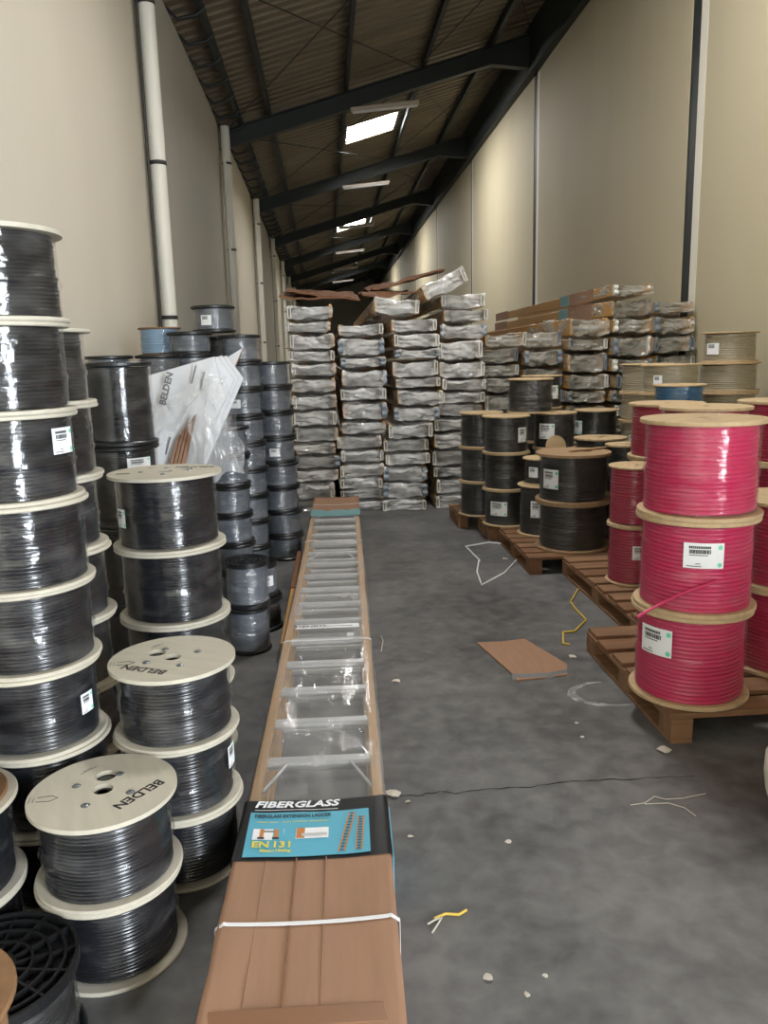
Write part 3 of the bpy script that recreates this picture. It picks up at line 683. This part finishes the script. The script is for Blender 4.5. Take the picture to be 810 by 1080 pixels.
# flattened brown cartons on the central pile
def sheet_mesh(w, d, seed, amp=.05, t=.006, nx=14, ny=8):
    mb = MB(); vs = []; fs = []
    for k in (0, t):
        for j in range(ny+1):
            for i in range(nx+1):
                x, y = w*i/nx, d*j/ny; vs.append((x, y, k+amp*noise.noise(Vector((x*2.2+seed*9, y*2.2, seed)))+amp*.3*noise.noise(Vector((x*7, y*7, seed+3)))))
    n1 = (nx+1)*(ny+1)
    for j in range(ny):
        for i in range(nx):
            a = j*(nx+1)+i; fs.append((a, a+nx+1, a+nx+2, a+1)); fs.append((n1+a, n1+a+1, n1+a+nx+2, n1+a+nx+1))
    ed = [(i, i+1) for i in range(nx)]+[(ny*(nx+1)+i+1, ny*(nx+1)+i) for i in range(nx)]+[((j+1)*(nx+1), j*(nx+1)) for j in range(ny)]+[(j*(nx+1)+nx, (j+1)*(nx+1)+nx) for j in range(ny)]
    fs += [(a, b, n1+b, n1+a) for a, b in ed]
    return mb.add(vs, fs)
for i, (x, y, z, w, d, rx, ry, rz, lb) in enumerate([
    (-.42, 8.10, 2.15, .80, 1.6, .09, .03, .02, 'brown flattened carton draped over left end of central pile'),
    (-.36, 8.25, 2.21, .66, 1.3, .10, .12, .05, 'upper brown carton on the left end of central pile'),
    (.40, 8.2, 2.16, .52, 1.5, .07, -.03, -.02, 'brown flattened carton in the middle of central pile top'),
    (.52, 8.5, 2.24, .80, 1.2, .05, -.22, .05, 'brown carton slanting up behind the tilted ladders')]):
    tag(put('flattened_carton', sheet_mesh(w, d, i+1, .07, .016), 'card_dark', None, (x, y, z), (rx, ry, rz)), lb, 'carton', 'brown flattened cartons on the ladder pile')

# ------------------------------------------------------------------ ladder on the floor
LYAW = -.0265
lad = root('extension_ladder', (-.104, 1.40, 0), 'fibreglass extension ladder lying on the floor in clear wrap', 'ladder', None, LYAW)
LL = 6.5; HW = .215
def rail_mb(x, w, z0, z1, ya, yb, flip):
    mb = MB(); mb.bevbox(x, x+w, ya, yb, z1-.012, z1, .003); mb.bevbox(x, x+w, ya, yb, z0, z0+.012, .003)
    xo = x if not flip else x+w-.008
    mb.bevbox(xo, xo+.008, ya, yb, z0+.01, z1-.01, .002); return mb
for s in (-1, 1):
    x = -HW if s < 0 else HW-.036
    put('rail', rail_mb(x, .036, .088, .168, .02, LL-.02, s > 0), 'frp', lad)
    x2 = x+(.012 if s < 0 else -.012)
    put('rail', rail_mb(x2, .036, .0, .08, .05, LL-.1, s > 0), 'frp', lad)
def rung_mesh():
    mb = MB(); prof = []
    for k in range(10):
        a = 2*PI*k/10; prof.append((.0175*math.cos(a), .0175*math.sin(a)+(0 if True else 0)))
    w = HW-.03; vs = [(-w, p[0], p[1]) for p in prof]+[(w, p[0], p[1]) for p in prof]
    mb.add(vs, [(k, (k+1) % 10, 10+(k+1) % 10, 10+k) for k in range(10)], True)
    mb.bevbox(-w, w, -.021, .021, .011, .017, .002)
    return mb.mesh('rung')
RG = rung_mesh()
for k in range(20):
    yy = 1.19-.305+.305*k+.02
    if yy < LL-.2: link('rung', RG, 'alu', lad, (0, yy, .138))
    if yy+.13 < LL-.2: link('rung', RG, 'alu', lad, (0, yy+.15, .045))
for (yy) in (1.22, 4.25):
    for s in (-1, 1): put('rung_brace', MB().tube([(s*(HW-.03), yy-.19, .135), (s*.10, yy, .148), (s*.075, yy+.005, .15)], .006, 6), 'alu', lad)
# sleeve at the near end
SY0, SY1, LB0, LB1 = .02, .62, .60, .905
def sleeve_mb(w, z1, ya, yb, seed, amp=.004, zc=.0):
    mb = MB(); n = 26; prof = [(-w, .0), (-w, .05), (-w, .10), (-w, z1-.014), (-w+.004, z1-.004), (-w+.016, z1)]
    m = 14
    for i in range(1, m): prof.append((-w+.016+(2*w-.032)*i/m, z1))
    prof += [(-p[0], p[1]) for p in reversed(prof[:6])]
    vs = []; fs = []
    for j in range(n+1):
        y = ya+(yb-ya)*j/n
        for (x, z) in prof:
            q = noise.noise(Vector((x*9+seed, y*5, z*9)))*amp+noise.noise(Vector((x*30+seed, y*4, z*20)))*amp*.4
            top = abs(x) < w-.01
            dz = -.010*(1-(x/w)**2)**1 if top else 0
            vs.append((x+(0 if top else math.copysign(abs(q), x)), y, z+(q+dz if top else 0)))
    k = len(prof)
    for j in range(n):
        for i in range(k-1): fs.append((j*k+i, j*k+i+1, (j+1)*k+i+1, (j+1)*k+i))
    return mb.add(vs, fs, True)
sl_o = put('cardboard_sleeve', sleeve_mb(HW+.008, .182, SY0, SY1, 1), 'card', lad)
put('sleeve_end', MB().box(-HW, HW, .0, .02, .02, .175), 'card_dark', sl_o)
for (xa, xb) in ((-.046, -.041), (.038, .041), (-.13, -.128)): put('sleeve_fold', MB().bevbox(xa, xb, SY0+.01, SY1-.01, .172, .177, .001), 'tape' if xa < -.04 and xa > -.06 else 'card', sl_o)
put('tape_band', MB().bevbox(-HW, HW-.03, .035, .085, .170, .178, .001), 'tape', sl_o)
lb = put('printed_label', sleeve_mb(HW+.011, .184, LB0, LB1, 2, .003), 'lab_black', lad)
zt = .1765
tilt = 0
def pr(name, mb, m, z=zt): return put(name, mb, m, lb, (0, 0, z))
bp_ = MB()
nx = 12
def lab_quad(x0, x1, y0, y1, dz=0):
    mb = MB(); vs = []; fs = []; n = 14
    for i in range(n+1):
        x = x0+(x1-x0)*i/n
        for yy in (y0, y1):
            w = HW+.011; q = noise.noise(Vector((x*9+2, yy*5, .184*9)))*.003+noise.noise(Vector((x*30+2, yy*4, .184*20)))*.0012
            vs.append((x, yy, .184+q-.010*(1-(x/w)**2)+.0042+dz))
    for i in range(n): fs.append((2*i, 2*i+2, 2*i+3, 2*i+1))
    return mb.add(vs, fs, True)
put('blue_panel', lab_quad(-.196, .165, LB0+.012, LB0+.232), 'lab_blue', lb)
put('blue_side_panel', MB().box(HW+.013, HW+.0165, LB0+.03, LB1-.02, .02, .15), 'lab_blue', lb)
def ltext(txt, x, y, size, m, shear=0, bold=.0006, sx=1.0):
    me = text_mesh(txt, size, .0003, shear, bold)
    xs = [v.co.x for v in me.vertices]; w = max(xs)-min(xs)
    for v in me.vertices:
        xx = x+v.co.x*sx; yy = y+v.co.y; W = HW+.011; ez = v.co.z
        v.co = (xx, yy, .184-.010*(1-(xx/W)**2)+.0092+ez)
    return link('printed_text', me, m, lb)
ltext('FIBERGLASS', -.058, LB1-.037, .047, 'white', .22, .0014, 1.06)
ltext('FIBERGLASS EXTENSION LADDER', -.066, LB0+.205, .0235, 'black_ink', 0, .0005, .66)
for (xa, xb) in ((-.172, -.14), (-.135, -.11), (-.105, -.07), (-.065, -.02), (-.015, .04)): put('fine_print', lab_quad(xa, xb, LB0+.179, LB0+.182, .001), 'yellow_ink', lb)
ltext('EN', -.150, LB0+.062, .040, 'yellow_ink', 0, .0009, 1.02); ltext('131', -.088, LB0+.062, .040, 'yellow_ink', 0, .0009, 1.02)
ltext('Max.:150kg', -.106, LB0+.034, .016, 'yellow_ink', 0, .0004, 1.2)
put('underline', lab_quad(-.185, .07, LB1-.066, LB1-.063, .003), 'white', lb)
for (x0, x1) in ((-.178, -.088), (-.052, .044)): 
    ph = put('printed_photo', lab_quad(x0, x1, LB0+.092, LB0+.145, .0012), 'white', lb)
    if x0 < -.1:
        for xx in (-.158, -.115): put('photo_ladder_rail', lab_quad(xx, xx+.012, LB0+.097, LB0+.143, .0022), 'orange', ph); put('photo_foot', lab_quad(xx-.005, xx+.015, LB0+.094, LB0+.103, .0026), 'black_ink', ph)
        put('photo_rung', lab_quad(-.15, -.115, LB0+.128, LB0+.136, .0022), 'grey_ink', ph)
    else:
        put('photo_ladder_rail', lab_quad(-.05, -.026, LB0+.094, LB0+.143, .0022), 'orange', ph); put('photo_rung', lab_quad(-.035, .04, LB0+.102, LB0+.116, .0026), 'alu_soft', ph)
for (xa, ya, xb, yb, w) in ((.082, .02, .115, .215, .0125), (.132, .022, .142, .19, .0125)):
    dr = MB()
    for s in (-1, 1):
        vs = []
        for (x, y) in ((xa+s*w/1.6-.0022, LB0+ya), (xa+s*w/1.6+.0022, LB0+ya), (xb+s*w/1.6+.0022, LB0+yb), (xb+s*w/1.6-.0022, LB0+yb)): vs.append((x, y, .184-.010*(1-(x/(HW+.011))**2)+.0072))
        dr.add(vs, [(0, 1, 2, 3)])
    d = put('printed_ladder', dr, 'orange', lb)
    rg = MB()
    for k in range(13):
        u = (k+.5)/13; x = xa+(xb-xa)*u; y = LB0+ya+(yb-ya)*u; z = .184-.010*(1-(x/(HW+.011))**2)+.0069
        rg.add([(x-w/1.6, y-.002, z), (x+w/1.6, y-.002, z), (x+w/1.6, y+.002, z), (x-w/1.6, y+.002, z)], [(0, 1, 2, 3)])
    put('printed_rungs', rg, 'black_ink', d)
# white straps
def strap(y, w=.008, W=HW+.013, z=.187, sag=.0095):
    mb = MB(); pts = [(-W-.002, .0), (-W-.002, .17), (-W+.02, z)]+[(-W+.03+(2*W-.06)*i/8, z-sag*(1-((-W+.03+(2*W-.06)*i/8)/W)**2)) for i in range(9)]+[(W-.02, z), (W+.002, .17), (W+.002, .0)]
    vs = []; fs = []
    for (x, zz) in pts: vs += [(x, y-w/2, zz), (x, y+w/2, zz), (x*.995, y+w/2, zz-.0015), (x*.995, y-w/2, zz-.0015)]
    for i in range(len(pts)-1):
        for k in range(4): fs.append((4*i+k, 4*i+(k+1) % 4, 4*i+4+(k+1) % 4, 4*i+4+k))
    return mb.add(vs, fs)
put('strap', strap(.345, .012), 'strap', lad)
put('strap', strap(2.36, .009, HW+.004, .178, .002), 'strap', lad)
put('strap', strap(4.55, .012, HW+.004, .178, .002), 'strap', lad)
# paper strip with the maker's name and the warning sticker across one rung
ps = put('paper_strip', MB().box(-.165, .165, 2.525, 2.585, .1785, .1795), 'white', lad)
link('printed_text', text_mesh('DENKO', .046, .0003, 0, .0008), 'black_ink', ps, (-.088, 2.555, .1802))
put('fine_print', MB().box(-.01, .13, 2.55, 2.558, .1796, .18), 'grey_ink', ps)
put('warning_sticker', MB().box(-.15, .15, 2.41, 2.53, .150, .151), 'grey_ink', lad)
put('warning_text', MB().box(.10, .135, 2.47, 2.52, .1512, .1516).box(.10, .135, 2.42, 2.45, .1512, .1516), 'white', bpy.data.objects['warning_sticker'])
# far end: cardboard and teal label
fe = put('cardboard_sleeve', sleeve_mb(HW+.006, .182, 5.75, 6.48, 5), 'card', lad)
put('sleeve_end', MB().box(-HW, HW, 6.46, 6.48, .02, .175), 'card_dark', fe)
put('teal_label', sleeve_mb(HW+.009, .184, 5.50, 5.80, 6, .003), 'lab_teal', lad)
put('strap', strap(6.05, .012), 'strap', lad)
# clear wrap over the open rungs
def ladder_wrap():
    mb = MB(); vs = []; fs = []; n = 90; m = 16; ya, yb = LB1-.01, 5.52
    prof = [(-HW-.006, .02), (-HW-.007, .09), (-HW-.006, .165), (-HW+.01, .174)]
    prof += [(-HW+.03+(2*HW-.06)*i/m, .176) for i in range(m+1)]
    prof += [(-p[0], p[1]) for p in reversed(prof[:4])]
    for j in range(n+1):
        y = ya+(yb-ya)*j/n
        for i, (x, z) in enumerate(prof):
            top = z > .17; q = noise.noise(Vector((x*8, y*4, 3)))*.007+noise.noise(Vector((x*25, y*14, 8)))*.004
            out = 0
            if x > HW and z < .12: out = abs(noise.noise(Vector((y*6, z*10, 1))))*.03
            vs.append((x+out, y, z+(q+.003-.006*(1-(x/HW)**2) if top else 0)))
    k = len(prof)
    for j in range(n):
        for i in range(k-1): fs.append((j*k+i, j*k+i+1, (j+1)*k+i+1, (j+1)*k+i))
    return mb.add(vs, fs, True)
put('plastic_wrap', ladder_wrap(), 'lad_wrap', lad)
# second ladder lying alongside, showing only its brown rail
l2 = root('extension_ladder', (-.262, 3.95, 0), 'brown ladder rail lying along the left side of floor ladder', 'ladder', None, LYAW+.012)
put('rail', MB().bevbox(-.026, .0, 0, 1.95, .0, .10, .004), 'frp', l2); put('cardboard_sleeve', MB().bevbox(-.03, .003, 1.0, 1.98, -.0, .108, .004), 'card_dark', l2)

# ------------------------------------------------------------------ leaning cartons and loose film on the left
def carton(pix, t, label, m='card_white', name='flattened_carton'):
    P = [yp(px, py, yy) for px, py, yy in pix]; c = sum(P, Vector())/len(P)
    nrm = (P[1]-P[0]).cross(P[2]-P[0]).normalized()
    if nrm.y > 0: nrm = -nrm
    mb = MB(); n = len(P); vs = [p-c for p in P]+[p-c-nrm*t for p in P]
    f = [tuple(range(n)), tuple(range(2*n-1, n-1, -1))]
    mb.add(vs, f)
    o = put(name, mb, m, None, c)
    e = MB(); e.add(vs, [(i, (i+1) % n, n+(i+1) % n, n+i) for i in range(n)]); put('corrugated_edge', e, 'card', o)
    tag(o, label, 'carton', 'white printed cartons leaning on the left'); return o, P, nrm, c
yb = 4.35
c1 = carton([(150, 398, yb+.1), (226, 376, yb), (238, 420, yb-.02), (196, 505, yb-.05), (150, 508, yb)], .004, 'white printed flattened carton in front, leaning on spools')
for i, (dx, dy) in enumerate(((5, -2), (10, -3), (15, -3))):
    carton([(160+dx, 396+dy, yb+.13+.05*i), (224+dx, 378+dy, yb+.04+.05*i), (242+dx, 402+dy, yb+.03+.05*i), (203+dx, 492+dy, yb+.05*i), (170+dx, 500+dy, yb+.05+.05*i)], .004, 'white flattened carton, %s behind the front one' % ['first', 'second', 'third'][i])
for k in range(4):
    dx = 5.2*k; carton([(187+dx, 462-7*k, yb-.06-.012*k), (190.5+dx, 458-7*k, yb-.06-.012*k), (180+dx*.8, 503, yb-.11-.012*k), (175.5+dx*.8, 503, yb-.11-.012*k)], .012, 'narrow brown carton edge under the film, %s from left' % ['first', 'second', 'third', 'fourth'][k], 'card')
carton([(228, 384, yb+.25), (256, 367, yb+.22), (247, 388, yb+.21), (236, 402, yb+.22)], .012, 'pale carton flap pointing right above the film', 'card_white')
o, P, nr, c = c1
# print on the front carton
ux = (P[1]-P[0]).normalized(); uy = nr.cross(ux).normalized()
if uy.z < 0: uy = -uy
rot = Matrix((ux, uy, ux.cross(uy))).transposed().to_4x4()
me = text_mesh('BELDEN', .05, .0004, 0, .002); t_ = link('printed_text', me, 'grey_ink', o); mt = rot @ Matrix.Rotation(math.radians(58), 4, 'Z'); mt.translation = (yp(176, 410, yb)-c)+nr*.006; t_.matrix_local = mt
for i, (px, py) in enumerate(((205, 395), (214, 402), (178, 470))):
    mt = rot @ Matrix.Rotation(math.radians(58), 4, 'Z'); mt.translation = (yp(px, py, yb-.01)-c)+nr*.008
    q = put('printed_lines', MB().box(-.05, .05, -.004, .004, 0, .0006), 'grey_ink', o); q.matrix_local = mt
# loose film draped over the cartons
def drape(paths, seed, name, label):
    # paths: rows of world points; surface lofted through them and crumpled
    mb = MB(); vs = []; fs = []; nr_ = len(paths); m = 26; sub = 6; rows = []
    for i in range(nr_-1):
        for s in range(sub):
            u = s/sub; rows.append([a.lerp(b, u) for a, b in zip(paths[i], paths[i+1])])
    rows.append(paths[-1])
    for row in rows:
        L = len(row)-1
        for k in range(m+1):
            u = k/m*L; i = min(int(u), L-1); p = row[i].lerp(row[i+1], u-i); q = p*13+Vector((seed, 0, 0)); q2 = Vector((p.x*45, p.y*30, p.z*14))
            d = Vector((noise.noise(q), noise.noise(q+Vector((20, 0, 0))), noise.noise(q+Vector((0, 20, 0)))))*.035+Vector((0, noise.noise(q2), 0))*.03
            vs.append(p+d)
    for j in range(len(rows)-1):
        for k in range(m): a = j*(m+1)+k; fs.append((a, a+1, a+m+2, a+m+1))
    c = sum((Vector(v) for v in vs), Vector())/len(vs); vs = [Vector(v)-c for v in vs]
    o = put(name, mb.add(vs, fs, True), 'sheet', None, c); tag(o, label, 'plastic film'); return o
yy = 4.22
drape([[yp(152, 446, yy), yp(180, 425, yy), yp(205, 400, yy), yp(222, 388, yy)],
       [yp(156, 468, yy-.01), yp(186, 440, yy-.03), yp(210, 410, yy-.04), yp(232, 392, yy-.02)],
       [yp(170, 470, yy-.02), yp(196, 432, yy-.06), yp(222, 405, yy-.08), yp(242, 405, yy-.02)]], 1, 'plastic_film', 'clear film stretched across the leaning white cartons')
drape([[yp(206, 408, yy-.08), yp(222, 396, yy-.1), yp(236, 394, yy-.08), yp(243, 404, yy-.02)],
       [yp(200, 440, yy-.1), yp(218, 425, yy-.14), yp(238, 422, yy-.12), yp(250, 440, yy-.04)],
       [yp(202, 470, yy-.08), yp(216, 465, yy-.13), yp(238, 455, yy-.12), yp(257, 470, yy-.04)],
       [yp(204, 520, yy-.06), yp(216, 515, yy-.1), yp(234, 500, yy-.08), yp(256, 498, yy-.04)]], 2, 'plastic_film', 'crumpled clear film hanging beside the leaning cartons')
# ------------------------------------------------------------------ things lying on the floor
def flat_poly(name, pts, t, m, label, cat, z=0.001):
    c = sum(pts, Vector())/len(pts); mb = MB(); n = len(pts); vs = [p-c for p in pts]+[p-c+Vector((0, 0, t)) for p in pts]
    mb.add(vs, [tuple(range(n-1, -1, -1)), tuple(range(n, 2*n))]+[(i, (i+1) % n, n+(i+1) % n, n+i) for i in range(n)])
    o = put(name, mb, m, None, (c.x, c.y, z)); return tag(o, label, cat)
o = flat_poly('cardboard_sheet', [gp(*p) for p in ((503, 679), (530, 678), (553, 675), (598, 702), (598, 713), (575, 716), (545, 719), (540, 712))], .008, 'card', 'brown cardboard sheet lying flat on the concrete aisle', 'cardboard')
e = MB(); ct = o.location
cpts = [gp(*p)-Vector((ct.x, ct.y, 0)) for p in ((540, 716), (560, 716), (580, 715), (598, 711))]
for a, b in zip(cpts, cpts[1:]): e.add([a+Vector((0, -.012, .0)), b+Vector((0, -.012, 0)), b+Vector((0, .01, .022)), a+Vector((0, .01, .022))], [(0, 1, 2, 3)])
put('torn_edge', e, 'grey_ink', o)
def ribbon(name, pix, w, m, label, cat, z=.004, n=6, lift=.0, group=None):
    P = [gp(*p) for p in pix]; pts = []
    for i in range(len(P)-1):
        for k in range(4): pts.append(P[i].lerp(P[i+1], k/4))
    pts.append(P[-1]); c = sum(pts, Vector())/len(pts)
    pts = [p-c+Vector((0, 0, z+lift*abs(math.sin(i*.9)))) for i, p in enumerate(pts)]
    o = put(name, MB().tube(pts, w, n), m, None, (c.x, c.y, 0)); return tag(o, label, cat, group)
ribbon('strap_offcut', [(506, 592), (491, 577), (515, 573), (538, 575), (548, 588), (532, 605), (508, 618), (503, 604), (505, 592)], .006, 'strap', 'looped white strapping lying on the aisle floor', 'strap', .007)
ribbon('strap_offcut', [(610, 622), (602, 636), (606, 642), (618, 655), (606, 667), (594, 668), (594, 680), (601, 681)], .006, 'yellow_strap', 'zigzag yellow strapping beside the pink pallets', 'strap', .007)
ribbon('white_thread', [(665, 850), (680, 848), (690, 841), (702, 844), (720, 843), (744, 838)], .0014, 'litter', 'longer white thread on the floor below pink stack', 'thread')
ribbon('white_thread', [(680, 849), (705, 848), (722, 853), (734, 862)], .0014, 'litter', 'shorter white thread on the floor below pink stack', 'thread')
ribbon('torn_tape', [(458, 970), (470, 965), (484, 966), (492, 961)], .004, 'yellow_strap', 'curled torn tape scrap on the front floor', 'scrap')
ribbon('white_thread', [(451, 976), (458, 972), (466, 969), (456, 985)], .003, 'litter', 'white thread beside the curled tape scrap', 'thread')
ribbon('white_thread', [(402, 688), (404, 676), (402, 672)], .003, 'litter', 'white thread close to the ladder side', 'thread')
def scrap(px, py, s, seed, label):
    rnd = random.Random(seed); p = gp(px, py); mb = MB(); n = 7
    vs = [(s*rnd.uniform(.5, 1)*math.cos(2*PI*k/n), s*rnd.uniform(.5, 1)*math.sin(2*PI*k/n), rnd.uniform(.001, s*.35)) for k in range(n)]+[(0, 0, s*.3)]
    mb.add(vs, [(k, (k+1) % n, n) for k in range(n)]); tag(put('paper_scrap', mb, 'litter', None, (p.x, p.y, .001)), label, 'scrap', 'scraps of litter on the floor')
for i, (px, py, s, lb_) in enumerate([(414, 838, .035, 'crumpled film scrap at the ladder end of the crack'), (418, 719, .03, 'small dry leaf scrap beside the ladder'), (700, 792, .035, 'crumpled film scrap before the front pink pallet'), (515, 1032, .018, 'pale crumb on the front floor'),
    (556, 1050, .012, 'tiny pale scrap right of the pale crumb'), (536, 889, .014, 'small white scrap in the middle of front floor'), (433, 883, .012, 'white scrap beside the printed ladder label'), (430, 846, .014, 'thin scrap just below the floor crack'),
    (604, 693, .03, 'dark film scrap behind the cardboard sheet'), (608, 763, .012, 'tiny white scrap right of the cardboard sheet'), (614, 778, .012, 'tiny white scrap below the chalky arc'), (575, 1030, .01, 'tiny scrap at lower middle floor'), (533, 590, .03, 'pale flat scrap inside the white strap loop')]):
    scrap(px, py, s, i, lb_)
# crack and chalky scuff belong to the floor
P = [(410, 840), (440, 839), (465, 835), (480, 837), (520, 832), (560, 830), (600, 825), (640, 823), (682, 821), (745, 818)]
pts = []; rnd = random.Random(3)
for a, b in zip(P, P[1:]):
    for k in range(5): q = gp(*a).lerp(gp(*b), k/5); pts.append(q+Vector((0, rnd.uniform(-.006, .006), 0)))
mb = MB(); vs = []; fs = []
for p in pts: w = rnd.uniform(.0012, .0042); vs += [(p.x, p.y-w, .0012), (p.x, p.y+w, .0012)]
for i in range(len(pts)-1): fs.append((2*i, 2*i+2, 2*i+3, 2*i+1))
put('crack', mb.add(vs, fs), 'crackm', floor_o)
P = [gp(*p) for p in ((640, 719), (618, 721), (604, 727), (603, 733), (612, 739), (630, 743), (655, 744), (680, 742))]; vs = []; fs = []; pts = []
for a, b in zip(P, P[1:]):
    for k in range(5): pts.append(a.lerp(b, k/5))
cc = sum(pts, Vector())/len(pts)
for i, p in enumerate(pts):
    d = (p-cc).normalized(); w = .022*math.sin(PI*(i+1)/(len(pts)+1)); vs += [tuple(p-d*w+Vector((0, 0, .001))), tuple(p+d*w+Vector((0, 0, .001)))]
for i in range(len(pts)-1): fs.append((2*i, 2*i+2, 2*i+3, 2*i+1))
put('chalk_scuff', MB().add(vs, fs), 'chalk', floor_o)
# filled sacks on the floor at the right picture edge
def sack(x, y, z, label, seed, sx=.36, sy=.28, sz=.16):
    mb = MB(); n, m = 24, 12
    vs = []; fs = []
    for j in range(m+1):
        ph = -PI/2+PI*j/m
        for i in range(n):
            th = 2*PI*i/n; c = lambda v, e: math.copysign(abs(v)**e, v)
            x_ = sx*c(math.cos(ph), .5)*c(math.cos(th), .55); y_ = sy*c(math.cos(ph), .5)*c(math.sin(th), .55); z_ = sz*c(math.sin(ph), .7)
            q = noise.noise(Vector((x_*6+seed, y_*6, z_*6)))*.03; vs.append((x_*(1+q), y_*(1+q), z_+q*.6))
    for j in range(m):
        for i in range(n): fs.append((j*n+i, j*n+(i+1) % n, (j+1)*n+(i+1) % n, (j+1)*n+i))
    tag(put('filled_sack', mb.add(vs, fs, True), 'sack', None, (x, y, z+sz), (0, 0, seed*.3)), label, 'sack', 'filled sacks at the right edge')
sack(1.775, 2.22, 0, 'pale filled sack on the floor at the right edge, lowest', 1)
# loaded pallet added out of view, so that its shadow darkens the floor at right
pallet(1.64, .72, 1.25, 1.04, 'unseen wooden pallet added for its shadow behind the filled sack', 0, 'pallet', 6, 9)
stack(1.92, 1.46, ZP, .241, .386, ['rd']*2, 'in unseen left stack added for its shadow', GP, .88)
stack(2.45, 1.46, ZP, .241, .386, ['rd']*2, 'in unseen right stack added for its shadow', GP, .88)
stack(1.95, .97, ZP, .241, .386, ['rd']*2, 'in unseen nearest stack added for its shadow', GP, .88)
